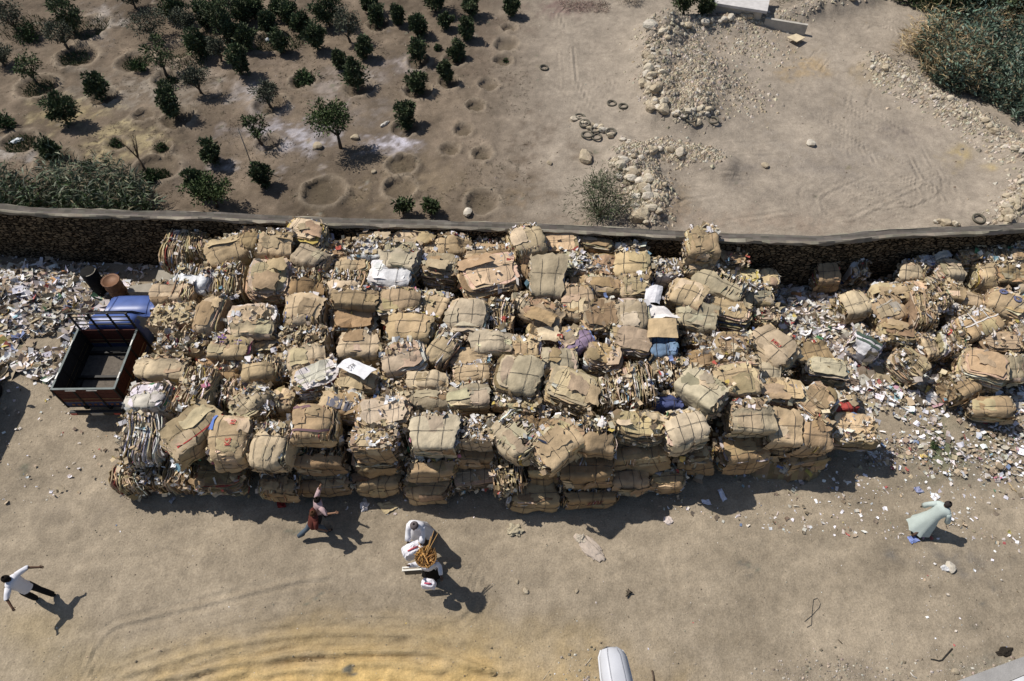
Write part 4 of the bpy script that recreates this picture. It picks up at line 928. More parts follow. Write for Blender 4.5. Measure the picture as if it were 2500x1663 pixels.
TREES = [ # base px, height px, width px, kind, label
 (45,78,78,100,'olive','dusty grey green tree at the far top left corner'),(185,80,120,115,'bushy','tallest dark tree near the top left with a wide shadow'),(167,122,62,72,'olive','small thin grey tree between two grassy basins'),(12,160,45,70,'olive','low grey bush at the left edge'),
 (92,205,72,70,'sparse','thin two stemmed sapling in a grass basin'),(252,244,78,70,'bushy','small leaning tree with a forked stem'),(165,302,52,92,'bushy','spiky low bush beside yellow straw'),(22,306,30,52,'low','low green plant at the left edge'),
 (134,392,66,66,'bushy','dark conical bush at the rim of an earth ring'),(372,92,62,110,'olive','wide grey green bush in the upper orchard'),(404,180,92,80,'sparse','airy tree beside a grassy basin'),(430,292,120,80,'bushy','tall glossy dark tree with a crooked stem'),
 (492,228,66,64,'olive','round grey green bush right of the airy tree'),(430,52,70,90,'bushy','dark tree at the top edge left of centre'),(492,138,84,74,'bushy','dark upright tree with a narrow foot'),(548,88,84,110,'bushy','spreading dark tree in the crowded top row'),
 (592,182,92,76,'bushy','two tiered dark tree in the upper orchard'),(625,44,70,72,'bushy','dark tree at the top edge above a white bag'),(660,82,66,56,'bushy','narrow dark tree beside a white bag'),(806,62,84,104,'bushy','broad dark tree at the top edge'),
 (776,122,84,66,'bushy','upright dark tree in the middle of the top orchard'),(856,104,84,80,'olive','dusky grey olive tree among dark trees'),(893,142,64,50,'bushy','slim dark tree behind a larger one'),(872,220,92,78,'bushy','full dark tree beside a tilled basin'),
 (926,62,62,58,'bushy','round dark tree right of the broad one'),(1024,88,68,60,'bushy','dark tree topmost in the vertical row of four'),(1025,155,78,56,'bushy','dark tree second in the vertical row of four'),(1020,228,80,66,'bushy','dark tree third in the vertical row of four'),(993,314,84,64,'bushy','dark tree lowest in the vertical row of four'),
 (1091,204,66,42,'bushy','slender tree lowest in the right hand row'),(1116,148,64,46,'bushy','slender tree in the middle of the right hand row'),(1140,96,66,52,'bushy','slender tree with reddish litter at its foot'),(1152,38,60,62,'bushy','dark tree at the top of the right hand row'),(1249,40,58,42,'bushy','lone dark tree at the right end of the orchard'),
 (1064,28,48,90,'bushy','wide dark tree at the top edge in the middle'),(832,362,108,104,'umbrella','umbrella shaped tree with a bare forked stem'),(640,352,72,66,'sparse','thin tree beside a tall wooden stake'),(662,262,62,74,'olive','grey olive tree over a dark shaded basin'),
 (646,452,68,58,'bushy','compact dark bush above the wall'),(742,200,24,62,'low','low clump of green under a bare sapling'),(524,398,66,62,'bushy','bush leaning left in the near orchard'),(494,478,98,54,'bushy','tall dark conifer like bush nearest the wall'),(530,506,62,110,'umbrella','broad leafy bush touching the wall'),
 (222,412,26,34,'low','small weed in a shallow basin'),(284,354,16,26,'low','small plant with a white scrap in a basin'),(396,364,18,26,'low','small plant with two white stones in a basin'),(370,440,24,44,'low','grass clump at the foot of a dead palm'),
 (985,520,32,48,'sparse','straggly weed growing by the wall'),(1052,522,30,46,'sparse','second straggly weed growing by the wall'),(1462,528,98,160,'airy','large airy green shrub behind the wall beside the boulders'),(1668,42,62,92,'bushy','very dark tree at the top behind the rock bank'),(1715,40,44,60,'bushy','dark bush half behind the rock bank top'),
 (1235,150,6,14,'low','tiny green seedling in an empty basin'),(2282,1090,5,22,'low','thin dark weed patch on the littered dirt'),(2425,1062,5,18,'low','thin weed patch near the lone bale'),(1535,1450,5,9,'low','tiny blue green weed alone on the road'),
 (578,112,76,70,'bushy','dark tree in the crowd above the two tiered tree'),(612,118,70,60,'bushy','dark tree just left of the left white bag'),(692,128,62,56,'bushy','small dark tree right below the right white bag'),(508,66,72,70,'bushy','dark tree between the top edge and the spreading tree'),(465,84,66,64,'olive','greyish tree left of the spreading dark tree'),
 (742,84,66,58,'bushy','dark tree left of the upright dark tree'),(596,58,70,66,'bushy','tall dark tree at the top edge in the crowded part'),(834,168,58,46,'bushy','thin dark tree between two larger dark trees'),(905,30,44,56,'bushy','dark tree top cut by the frame above the round tree'),(690,44,60,60,'bushy','dark tree at the top edge left of the broad tree'),(540,150,60,50,'olive','grey bush at the foot of the spreading dark tree'),(350,172,44,44,'low','dark plant growing out of a grassy basin'),(70,98,50,60,'low','low green growth under the dusty corner tree'),(975,60,58,44,'bushy','slim dark tree left of the vertical row of four'),(1090,70,50,44,'bushy','slim dark tree between the two tree rows'),
 (565,30,60,80,'olive','dusky tree at the top edge left of the white bags'),(330,20,50,60,'olive','bare grey bush at the top edge'),(715,60,55,60,'bushy','small dark tree between the white bags and the broad tree'),(1070,120,20,20,'low','small weed in the right orchard')]
def trees():
    for i, (bx, by, hp, wp, kind, lab) in enumerate(TREES):
        P = atg(bx, by); s = ppm(by); Wd = wp / s * {'bushy': .86, 'olive': .88}.get(kind, 1.0)
        dep = math.atan2(HC, P.length and math.hypot(P.x, P.y)); H = max(.15, hp / (s * max(.35, math.cos(math.atan2(HC, P.y)))) * .85)
        H = min(H, 3.3)
        if kind == 'low': H = max(.08, min(H, Wd * .6))
        if kind in ('bushy',) : H = max(H * .8, Wd * 1.0)
        r_ = empty({'bushy': 'fruit_tree', 'olive': 'olive_tree', 'sparse': 'sapling', 'umbrella': 'small_tree', 'low': 'weed_clump', 'airy': 'shrub'}[kind], (P.x, P.y, G(P.x, P.y) - (.04 if kind == 'low' else 0)), (0, 0, random.uniform(0, 6)), lab, {'low': 'plant', 'airy': 'shrub'}.get(kind, 'tree'), 'trees and plants of the orchard' if by < 545 and bx < 1260 else None)
        for nm, mb, mt in tree(kind, i, Wd, H): mb.build(nm, mt, r_)
trees()
def reeds():
    random.seed(3)
    def blades(mb, poly, n, L, w_, cols, h0, h1, lean=.5):
        xs = [p[0] for p in poly]; ys = [p[1] for p in poly]; k = 0
        while k < n:
            x, y = random.uniform(min(xs), max(xs)), random.uniform(min(ys), max(ys))
            if not bool(pip(np.array(x), np.array(y), poly)): continue
            k += 1; P = at(x, y); z = G(P.x, P.y); cl = sfbm(P.x * 1.1, P.y * 1.1)
            if cl < .38: continue
            h = random.uniform(h0, h1) * (.5 + cl); d = Vector((random.gauss(0, lean), random.gauss(0, lean), random.uniform(.1, 1))).normalized()
            leaf(mb, Vector((P.x, P.y, z + h * random.random() ** .6)), d, L * random.uniform(.5, 1.3), w_ * random.uniform(.6, 1.3), tuple(q * (.6 + cl) for q in jit(random.choice(cols), .25)))
    mb = MB(); blades(mb, [(-60,430),(120,445),(200,420),(300,425),(380,480),(400,512),(400,540),(-60,540)], 6500, .42, .022, GRN['reed'], .1, 1.4, .8)
    blades(mb, [(-60,470),(360,480),(390,540),(-60,540)], 3000, .3, .03, GRN['low'], .0, 1.1, .8)
    tag(mb.build('reed_bed', M_leaf), 'pale green reeds growing thick behind the left end of the wall', 'reeds', kind='stuff')
    mb = MB(); blades(mb, [(2215,170),(2230,110),(2330,90),(2560,70),(2560,330),(2470,300),(2400,250),(2300,230),(2250,200)], 26000, .30, .035, GRN['thicket'], .1, 1.9, .8)
    tag(mb.build('thicket', M_leaf), 'dense blue green thicket at the upper right of the lot', 'thicket', kind='stuff')
    mb = MB(); blades(mb, [(2180,150),(2200,105),(2260,90),(2330,120),(2380,180),(2370,240),(2300,215),(2210,200)], 6500, .55, .014, GRN['dry'], .1, 1.7, .8); blades(mb, [(2350,60),(2560,50),(2560,80),(2400,85)], 1500, .5, .012, GRN['dry'], .1, 1.0, .8)
    tag(mb.build('dry_reeds', M_leaf), 'straw coloured dead reeds at the left edge of the thicket', 'reeds', kind='stuff')
    mb = MB(); blades(mb, [(2160,0),(2240,30),(2300,50),(2400,60),(2470,60),(2560,40),(2560,-90),(2120,-90)], 22000, .34, .06, GRN['bushy'] + [(.07, .075, .04)], .1, 3.0, .8)
    tag(mb.build('dark_hedge', M_leaf), 'dark hedge of trees in the top right corner', 'hedge', kind='stuff')
    mb = MB(); blades(mb, [(1740,30),(1780,35),(1900,30),(1960,5),(1960,-60),(1740,-60)], 3500, .4, .012, [(.2, .17, .13), (.13, .12, .08), (.09, .10, .06)], .1, 1.2, .8)
    tag(mb.build('dry_brush', M_leaf), 'grey brown dry brush at the top behind the rock bank', 'brush', kind='stuff')
    mb = MB()
    for cx, cy, r in ((180,140,34),(330,152,32),(92,212,36),(215,68,50),(47,350,34),(60,70,55),(385,425,26),(530,95,60),(640,100,50),(410,198,24),(740,196,24),(460,150,50),(700,105,40)):
        P = at(cx, cy); rr = r / ppm(cy)
        for _ in range(420):
            a = random.uniform(0, 6.28); q = rr * math.sqrt(random.random()); x, y = P.x + q * math.cos(a), P.y + q * math.sin(a)
            leaf(mb, Vector((x, y, G(x, y))), Vector((random.gauss(0, .4), random.gauss(0, .4), 1)), random.uniform(.12, .28), .018, jit(random.choice(GRN['low'] + GRN['bushy']), .2))
    tag(mb.build('grass', M_leaf), 'dark green grass growing inside the tree basins', 'grass', kind='stuff')
    mb = MB(); blades(mb, [(1360,5),(1480,5),(1490,35),(1380,30)], 900, .2, .01, [(.2, .13, .11), (.26, .2, .16)], .0, .12, .9); blades(mb, [(1510,0),(1560,0),(1560,18),(1510,14)], 260, .35, .01, [(.15, .12, .09)], .0, .5, .8)
    tag(mb.build('dry_stubble', M_leaf), 'reddish dry stubble at the top of the bare lot', 'stubble', kind='stuff')
    mb = MB()
    for _ in range(5200):
        x, y = random.uniform(-40, 1300), random.uniform(0, 500); P = at(x, y)
        if sfbm(P.x * .7 + 4, P.y * .7) < .5: continue
        z = G(P.x, P.y); c = jit(random.choice([(.10, .075, .05), (.15, .12, .08), (.08, .08, .045), (.24, .2, .14)]), .25)
        for k in range(4): leaf(mb, Vector((P.x + random.gauss(0, .03), P.y + random.gauss(0, .03), z)), Vector((random.gauss(0, 1), random.gauss(0, 1), .35)), random.uniform(.05, .16), .008, c)
    tag(mb.build('dry_litter', M_leaf), 'dry leaf litter and dead weeds scattered over the orchard soil', 'leaf litter', kind='stuff')
    # dead palm
    P = atg(370, 438); r_ = empty('dead_palm', (P.x, P.y, G(P.x, P.y)), (0, 0, 0), 'dead brown palm stem with three stiff bare fronds', 'palm')
    mb = MB(); mb.tube([(0, 0, 0), (-.12, .1, .5), (-.2, .2, .9)], [.06, .05, .03], 6, (.10, .07, .045)); mb.build('trunk', M_bark, r_)
    for e in ((-.25, .55, 1.6), (-.1, .6, 1.7), (-.9, .6, 1.55)):
        mb = MB(); mb.tube([(-.2, .2, .9), ((e[0] - .2) / 2, (e[1] + .2) / 2, 1.3), e], [.03, .025, .008], 5, (.14, .10, .06))
        for k in range(24):
            t = k / 24; q = Vector((-.2, .2, .9)).lerp(Vector(e), t); leaf(mb, q, Vector((random.gauss(0, .25), random.gauss(0, .25), 1)), .25, .008, jit((.16, .11, .07), .2))
        mb.build('frond', M_leaf, r_)
    P = atg(617, 412); r_ = MB(); r_.tube([(0, 0, 0), (0.02, 0.02, 1.0), (0, .05, 2.0)], [.025, .022, .018], 5, (.3, .27, .23)); tag(r_.build('stake', M_bark, None, (P.x, P.y, G(P.x, P.y) - .1), (0, 0, 0)), 'grey wooden stake standing beside the thin tree', 'stake')
reeds()
# ---------------------------------------------------------------- pickup truck
def truck():
    Y0, X0 = 10.27, -12.2; r_ = empty('pickup_truck', (X0, Y0, 0), (0, 0, R(0.8)), 'blue pickup truck with an empty dark red stake bed parked beside the bales', 'truck')
    RB = (.085, .026, .018); DK = (.022, .021, .02); BL = (.07, .12, .34); W_ = .92
    bed = MB(); zf, zr = .62, 1.48
    bed.box(-W_, W_, .0, 2.16, zf - .08, zf, (.13, .11, .09)); bed.build('bed_floor', M_plank, r_)
    def side(x0, x1, y0, y1, along):
        m = MB(); n = 4; h = (zr - zf) / n
        for i in range(n):
            c = RB if i in (1, 2, 3) else (.05, .06, .12)
            m.box(x0, x1, y0, y1, zf - .1 + i * h + .006 + .1 * (i > 0), zf + (i + 1) * h - .006, jit(c, .1))
        for t in (0, .33, .66, 1):
            if along == 'y': yy = y0 + (y1 - y0 - .05) * t; m.box(x0 - .018, x1 + .018, yy, yy + .05, zf - .1, zr + .005, DK)
            else: xx = x0 + (x1 - x0 - .05) * t; m.box(xx, xx + .05, y0 - .018, y1 + .018, zf - .1, zr + .005, DK)
        for z in (zf + .2, zf + .36):
            if along == 'y': m.box(x0 - .006, x1 + .006, y0 + .1, y1 - .1, z, z + .018, (.30, .22, .10))
            else: m.box(x0 + .1, x1 - .1, y0 - .006, y1 + .006, z, z + .018, (.30, .22, .10))
        if along == 'y':
            xi = x1 if x0 < 0 else x0 - .006
            m.box(xi, xi + .006, y0, y1, zf, zr - .01, (.03, .028, .026))
        return m
    side(-W_, -W_ + .04, .05, 2.12, 'y').build('side_board', M_plank, r_); side(W_ - .04, W_, .05, 2.12, 'y').build('side_board', M_plank, r_)
    tg = side(-W_, W_, .0, .045, 'x').build('tailgate', M_plank, r_)
    m = MB()
    for k in range(9): m.box(-.7 + k * .16, -.62 + k * .16, -.012, -.002, zf + .03, zf + .10, jit((.30, .12, .05), .3))
    tag(m.build('painted_ornament', M_plank, tg), kind='stuff')
    m = MB()
    for x in (-W_, W_ - .06): m.box(x, x + .06, .0, 2.16, zr + .005, zr + .03, (.10, .12, .12))
    m.box(-W_ + .06, W_ - .06, -.01, .05, zr + .006, zr + .031, (.10, .12, .12)); m.build('rim_rail', M_metal, r_)
    m = MB()
    for x, y in ((-W_ + .03, .35), (-W_ + .03, 1.5), (W_ - .03, .35), (W_ - .03, 1.5)): m.box(x - .02, x + .02, y, y + .22, zr + .031, zr + .045, (.5, .5, .48))
    for x in (-.5, .1): m.box(x, x + .3, -.03, -.012, zr - .03, zr - .005, (.5, .5, .48))
    tag(m.build('latch', M_metal, r_), kind='stuff')
    hb = side(-W_ + .05, W_ - .05, 2.125, 2.165, 'x').build('headboard', M_plank, r_)
    m = MB(); zt = 2.2
    for x in (-.86, -.30, .28, .83): m.box(x - .025, x + .025, 2.17, 2.21, zf, zt, DK)
    for z in (1.62, 1.80, 1.98, 2.15): m.box(-.86, .86, 2.21, 2.235, z, z + .035, DK)
    m.build('cab_guard', M_metal, r_)
    # chassis, bumper, wheels
    m = MB(); m.box(-.4, -.3, -.05, 3.9, .48, .6, DK); m.box(.3, .4, -.05, 3.9, .48, .6, DK)
    for y in (.1, .9, 1.8): m.box(-.85, .85, y, y + .08, .62, .74, DK)
    m.build('chassis', M_metal, r_)
    m = MB(); m.box(-.78, .78, -.22, -.12, .42, .58, (.03, .03, .03), .015); bp = m.build('rear_bumper', M_metal, r_)
    m = MB(); m.box(-.16, .20, -.235, -.222, .44, .56, (.45, .42, .36)); m.build('number_plate', M_plastic, bp)
    for x in (-.66, .60): m = MB(); m.box(x - .09, x + .09, -.235, -.222, .46, .54, (.35, .05, .03)); m.build('tail_light', M_plastic, bp)
    for x in (-.80, .80):
        for y in (.72, 3.25):
            m = MB(); N = 22; pr = [(.0, .10), (.18, .10), (.33, .095), (.36, .06), (.36, -.06), (.33, -.095), (.18, -.10), (.0, -.10)]
            rg = [[Vector((x + dx, y + rr * math.cos(2 * math.pi * i / N), .36 + rr * math.sin(2 * math.pi * i / N))) for i in range(N)] for rr, dx in pr]; m.loft(rg, (.025, .024, .022)); wl = m.build('wheel', M_rubber, r_)
            m = MB(); sx = .105 if x > 0 else -.105; rg = [[Vector((x + sx * q, y + rr * math.cos(2 * math.pi * i / 14), .36 + rr * math.sin(2 * math.pi * i / 14))) for i in range(14)] for rr, q in ((.18, 1.0), (.12, .85), (.05, 1.05))]; m.loft(rg, (.35, .35, .34)); m.build('rim', M_metal, wl)
    # cab : lofted body
    def ring(y, zb, z1, z2, w1, w2, x=.06):
        return [Vector((x + sx * w, y, z)) for sx, w, z in ((-1, w1, zb), (-1, w1, (zb + z1) / 2), (-1, w1, z1), (-1, (w1 * .4 + w2 * .6), (z1 + z2 * 2) / 3), (-1, w2, z2 - .05), (-1, w2 - .12, z2), (-1, .25, z2 + .012), (1, .25, z2 + .012), (1, w2 - .12, z2), (1, w2, z2 - .05), (1, (w1 * .4 + w2 * .6), (z1 + z2 * 2) / 3), (1, w1, z1), (1, w1, (zb + z1) / 2), (1, w1, zb))]
    m = MB(); m.loft([ring(2.28, .5, 1.08, 1.60, .78, .60), ring(2.32, .5, 1.10, 1.62, .80, .66), ring(2.50, .5, 1.10, 1.64, .80, .67), ring(2.66, .5, 1.08, 1.60, .80, .65), ring(2.96, .5, 1.0, 1.10, .80, .78), ring(3.04, .5, .98, 1.06, .80, .76)], BL, True)
    cabo = m.build('cab', M_paint, r_)
    m = MB(); m.loft([ring(3.04, .5, .95, 1.045, .80, .74), ring(3.45, .5, .93, 1.03, .80, .73), ring(3.80, .5, .88, .99, .79, .71), ring(3.93, .5, .82, .92, .77, .68), ring(3.97, .5, .7, .78, .76, .66)], BL, True); hd = m.build('hood', M_paint, r_)
    m = MB(); m.tube([(-.56, 3.06, 1.055), (-.5, 3.45, 1.052), (-.47, 3.85, 1.0)], .008, 4, (.04, .07, .25)); m.tube([(.68, 3.06, 1.055), (.62, 3.45, 1.052), (.59, 3.85, 1.0)], .008, 4, (.04, .07, .25)); m.build('hood_crease', M_paint, hd)
    m = MB(); pts = [(-.60, 2.945, 1.145), (.72, 2.945, 1.145), (.60, 2.69, 1.59), (-.48, 2.69, 1.59)]; m.add(pts, [(0, 1, 2, 3)], (.3, .3, .3)); m.add([(p[0], p[1] + .018, p[2] + .012) for p in pts], [(0, 1, 2, 3)], (.3, .3, .3)); ws = m.build('windscreen', M_glass, cabo)
    ws.location = (0, .02, .01)
    m = MB(); m.tube([Vector(p) + Vector((0, .05, .02)) for p in pts], .018, 5, DK, closed=True); m.tube([(-.3, 3.01, 1.13), (.1, 2.94, 1.25)], .008, 4, DK); m.build('windscreen_frame', M_metal, cabo)
    for sx in (-1, 1):
        x = .06 + sx * .80; m = MB(); q = [(x + sx * .008, 2.42, 1.12), (x + sx * .008, 2.82, 1.10), (x - sx * .10, 2.65, 1.52), (x - sx * .11, 2.42, 1.54)]; m.add(q, [(0, 1, 2, 3)], (.05, .05, .06)); m.build('side_window', M_glass, cabo)
        m = MB(); m.tube([(x, 2.85, 1.1), (x + sx * .22, 2.8, 1.2)], .012, 4, DK); m.box(x + sx * .22 - .07, x + sx * .22 + .07, 2.75, 2.79, 1.12, 1.30, DK); m.build('mirror', M_metal, cabo)
    for sx in (-1, 1):
        m = MB(); rg = [[Vector((.06 + sx * .55 + rr * math.cos(2 * math.pi * i / 12), 3.98 + d, .72 + rr * math.sin(2 * math.pi * i / 12))) for i in range(12)] for rr, d in ((.10, 0), (.09, .02), (.03, .03))]; m.loft(rg, (.7, .7, .68)); m.build('headlight', M_plastic, r_)
truck()
def van():
    # only the rear right side of this dark van leans into the left edge of the frame
    sh = at(88, 985); xr = sh.x - .68 * 1.75; y1 = at(60, 935).y + .2
    r_ = empty('parked_van', (xr - .85, y1 - 3.6, 0), (0, 0, 0), 'dark parked van at the left edge casting a broad rounded shadow', 'van'); D = (.02, .021, .024)
    def ring(y, w1, w2, zt, zb=.35): return [Vector((s * w, y, z)) for s, w, z in ((-1, w1, zb), (-1, w1, 1.0), (-1, w1 * .97, 1.4), (-1, w2, zt - .18), (-1, w2 - .12, zt - .04), (-1, .2, zt), (1, .2, zt), (1, w2 - .12, zt - .04), (1, w2, zt - .18), (1, w1 * .97, 1.4), (1, w1, 1.0), (1, w1, zb))]
    m = MB(); m.loft([ring(.0, .80, .6, 1.55), ring(.15, .85, .72, 1.78), ring(2.6, .85, .74, 1.85), ring(3.1, .85, .72, 1.78), ring(3.45, .82, .6, 1.35), ring(3.6, .76, .5, 1.1)], D); b = m.build('body', M_paint, r_)
    m = MB(); q = [(.86, 2.2, 1.15), (.86, 3.0, 1.15), (.78, 2.9, 1.6), (.78, 2.25, 1.6)]; m.add(q, [(0, 1, 2, 3)], D); m.build('side_window', M_glass, b)
    m = MB(); m.tube([(.84, 2.95, 1.2), (1.02, 3.0, 1.28)], .015, 4, D); m.box(1.0, 1.14, 2.98, 3.03, 1.18, 1.4, D, .01); m.build('mirror', M_paint, b)
    for x in (-.78, .78):
        for y in (.7, 2.9):
            m = MB(); rg = [[Vector((x + dx, y + rr * math.cos(2 * math.pi * i / 20), .33 + rr * math.sin(2 * math.pi * i / 20))) for i in range(20)] for rr, dx in ((.0, .1), (.31, .1), (.33, .06), (.33, -.06), (.31, -.1), (.0, -.1))]; m.loft(rg, D); m.build('wheel', M_rubber, r_)
van()
# ---------------------------------------------------------------- street lamp above the road
def lamp():
    Zl = 10.0; tip = at(1492, 1577, Zl); ang = math.atan2(-.085, 1)
    r_ = empty('street_lamp', (tip.x + .17, -1.1, 0), (0, 0, 0), 'pale grey street lamp head reaching in over the road at the bottom edge', 'street lamp')
    ox = -.17; ty = tip.y + 1.1
    def sec(y, w, zt, zb, x): return [Vector((x + w * a, y, z)) for a, z in ((-1, zb + .03), (-.92, (zt + zb) / 2 + .02), (-.62, zt - .012), (-.45, zt), (.45, zt), (.62, zt - .012), (.92, (zt + zb) / 2 + .02), (1, zb + .03), (.7, zb), (-.7, zb))]
    m = MB(); S = [(ty, .055, Zl - .05, Zl - .06, ox + .01), (ty - .03, .115, Zl, Zl - .1, ox + .01), (ty - .10, .15, Zl + .035, Zl - .12, ox + .018), (ty - .3, .165, Zl + .05, Zl - .13, ox + .04), (ty - .5, .16, Zl + .05, Zl - .13, ox + .065), (ty - .72, .12, Zl + .03, Zl - .10, ox + .09), (ty - .85, .06, Zl, Zl - .07, ox + .105)]
    m.loft([sec(*q) for q in S], (.52, .53, .57), True); m.build('lamp_housing', M_plastic, r_)
    m = MB(); m.tube([sec(*q)[0] for q in S[1:-1]] , .012, 5, (.62, .63, .66)); m.tube([sec(*q)[7] for q in S[1:-1]], .012, 5, (.62, .63, .66)); m.build('housing_rim', M_plastic, r_)
    m = MB(); m.tube([sec(*q)[3] for q in S[1:-1]], .006, 4, (.36, .37, .41)); m.tube([sec(*q)[4] for q in S[1:-1]], .006, 4, (.30, .31, .35)); m.build('housing_seam', M_plastic, r_)
    m = MB(); m.tube([(ox + .1, ty - .82, Zl - .04), (-.02, .9, Zl - .2), (0, .3, Zl - .5), (0, 0, Zl - 1.1)], .035, 8, (.4, .4, .4)); m.build('arm', M_metal, r_)
    m = MB(); m.tube([(0, 0, 0), (0, 0, 4.5), (0, 0, Zl - 1.0)], [.10, .08, .055], 10, (.4, .4, .4)); m.build('pole', M_metal, r_)
lamp()
# ---------------------------------------------------------------- concrete, kerb, drums, odd things
def misc():
    random.seed(77)
    def slab(name, pts, Z, th, c, label, cat, kind=None, mat=None):
        P = [at(x, y, Z) for x, y in pts]; m = MB(); n = len(P); lo = [Vector((p.x, p.y, Z - th)) for p in P]
        m.add([*P, *lo], [tuple(range(n))] + [(i, n + i, n + (i + 1) % n, (i + 1) % n) for i in range(n)], c); return tag(m.build(name, mat or M_conc), label, cat, kind=kind)
    slab('concrete_step', [(424,675),(470,560),(400,560),(392,645),(376,690),(316,698),(311,712),(388,714),(430,690)], .45, .6, (.34, .31, .26), 'pale L shaped concrete step between the wall and the truck', 'step')
    slab('kerb', [(2290,1680),(2500,1603),(2700,1535),(2740,1560),(2520,1640),(2400,1690)], .14, .5, (.33, .32, .31), None, None, 'structure')
    slab('pavement', [(2400,1692),(2522,1641),(2745,1562),(2900,1800),(2300,1800)], .17, .5, (.66, .67, .69), None, None, 'structure')
    slab('fibre_board', [(1921,90),(1944,82),(1967,91),(1946,102)], .22, .03, (.62, .52, .36), 'cream coloured board lying flat on the far bank', 'board')
    # low pale structure at the top
    P = at(1800, 20, .9); r_ = empty('low_shed', (P.x, P.y, 0), (0, 0, R(-18)), 'low whitewashed shed roof at the top edge behind dry brush', 'shed')
    m = MB(); m.box(-1.4, 1.2, .3, 2.4, 0, .8, (.5, .46, .4)); m.build('wall', M_conc, r_); m = MB(); m.box(-1.6, 1.4, .1, 2.6, .803, .93, (.55, .53, .52)); m.build('roof', M_conc, r_); m = MB(); m.box(1.42, 3.4, .15, .3, .0, .55, (.45, .42, .37)); m.build('garden_wall', M_conc, r_)
    # rusty drum
    P = at(300, 728); r_ = empty('oil_drum', (P.x, P.y, G(P.x, P.y)), (R(2), R(2), 0), 'rusty brown oil drum behind the blue truck hood', 'drum')
    m = MB(); pr = [(0, 0), (.27, 0), (.28, .02), (.27, .04), (.27, .28), (.285, .30), (.27, .32), (.27, .58), (.285, .60), (.27, .62), (.27, .86), (.285, .88), (.27, .90), (.25, .87), (0, .87)]
    rg = [[Vector((r * math.cos(2 * math.pi * i / 20), r * math.sin(2 * math.pi * i / 20), z)) for i in range(20)] for r, z in pr]; m.loft(rg, (.17, .085, .045)); m.build('drum_shell', M_metal, r_)
    m = MB(); m.tube([(.29 * math.cos(a * .5236), .29 * math.sin(a * .5236), .9) for a in range(12)], .012, 4, (.2, .1, .06), closed=True); m.build('rim', M_metal, r_)
    # burnt black bin
    P = at(254, 716); r_ = empty('burnt_bin', (P.x, P.y, G(P.x, P.y)), (0, 0, .2), 'tall burnt black metal bin with a pale broken rim, below the wall', 'bin')
    m = MB(); pr = [(0, 0), (.24, 0), (.24, .5), (.25, 1.05), (.2, 1.06), (0, 1.07)]; rg = [[Vector((r * math.cos(2 * math.pi * i / 16) * (1 + .06 * math.sin(3 * i)), r * math.sin(2 * math.pi * i / 16), z)) for i in range(16)] for r, z in pr]; m.loft(rg, (.008, .008, .008)); m.build('bin_shell', M_rubber, r_)
    m = MB(); m.tube([(.24 * math.cos(a), .24 * math.sin(a), 1.06) for a in (-1.6, -1.2, -.8, -.4, 0, .3)], .014, 4, (.5, .45, .36)); m.build('rim', M_metal, r_)
    # flat sheets lying about
    def sheet(name, pts, Z, c, label, cat, bend=.06, n=6, mat=None, on=False):
        A, B, C, D = [Vector((*at(x, y, Z)[:2], Z)) for x, y in pts]; m = MB(); vs = []
        for j in range(n + 1):
            for i in range(n + 1):
                u, v = i / n, j / n; p = (A * (1 - u) + B * u) * (1 - v) + (D * (1 - u) + C * u) * v
                q = p + Vector((random.gauss(0, .008), random.gauss(0, .008), 0)) if (i in (0, n) or j in (0, n)) else p
                z = bend * (mnoise.noise(Vector((u * 2.3 + pts[0][0], v * 2.3, 0))) + .45) + .05 * math.sin(u * 3.1) * (1 if on else 0)
                vs.append(Vector((q.x, q.y, (Z if on else G(q.x, q.y)) + .015 + max(0, z))))
        fs = [(j * (n + 1) + i, (j + 1) * (n + 1) + i, (j + 1) * (n + 1) + i + 1, j * (n + 1) + i + 1) for j in range(n) for i in range(n)]
        fs = [f[::-1] for f in fs]; k = len(vs); lo = [p - Vector((0, 0, .008)) for p in vs]; m.add(vs + lo, fs + [tuple(k + q for q in f[::-1]) for f in fs], c, False); return tag(m.build(name, mat or M_paper), label, cat)
    sh = sheet('white_board', [(822,897),(853,876),(921,904),(889,927)], 2.42, (.80, .79, .81), 'large white board with small dark lettering lying across the bales', 'board', .05, 6, on=True)
    P = at(858, 897, 2.5); t = text_part('VTR', None, None, 0, 0, .13, (.10, .09, .09), sh, 0, 0); t.location = (P.x, P.y, 2.545); t.rotation_euler = (0, 0, R(38))
    t.location.z = 2.555
    sheet('newspaper', [(1578,700),(1618,702),(1610,744),(1570,742)], 2.22, (.66, .65, .68), 'large grey printed newspaper sheet spread on the bales', 'newspaper', .07, 6, on=True)
    sheet('poster', [(1568,745),(1620,752),(1662,780),(1586,782)], 2.18, (.74, .70, .68), 'white poster with red and yellow printing draped between bales', 'poster', .08, 6, on=True)
    sheet('cardboard_sheet', [(1583,780),(1650,780),(1655,828),(1580,826)], 2.28, (.50, .375, .225), 'smooth golden cardboard sheet below the poster', 'cardboard', .05, 6, M_card, on=True)
    sheet('cardboard_sheet', [(1190,622),(1240,620),(1262,646),(1160,650)], 2.2, (.52, .39, .235), 'wide smooth cardboard sheet on the bales near the wall', 'cardboard', .05, 6, M_card, on=True)
    sheet('cardboard_sheet', [(1296,752),(1362,772),(1345,800),(1282,775)], 2.2, (.42, .30, .17), 'brown cardboard slab sloping in the middle of the pile', 'cardboard', .1, 6, M_card, on=True)
    sheet('cardboard_sheet', [(728,549),(760,548),(762,562),(730,564)], 2.5, (.36, .29, .19), 'small square of cardboard sticking up against the wall cap', 'cardboard', .05, 4, M_card, on=True)
    sheet('cardboard_sheet', [(920,1231),(950,1226),(975,1238),(940,1256)], 0, (.48, .39, .24), 'torn flattened carton on the ground at the shadow edge', 'cardboard', .06, 6, M_card)
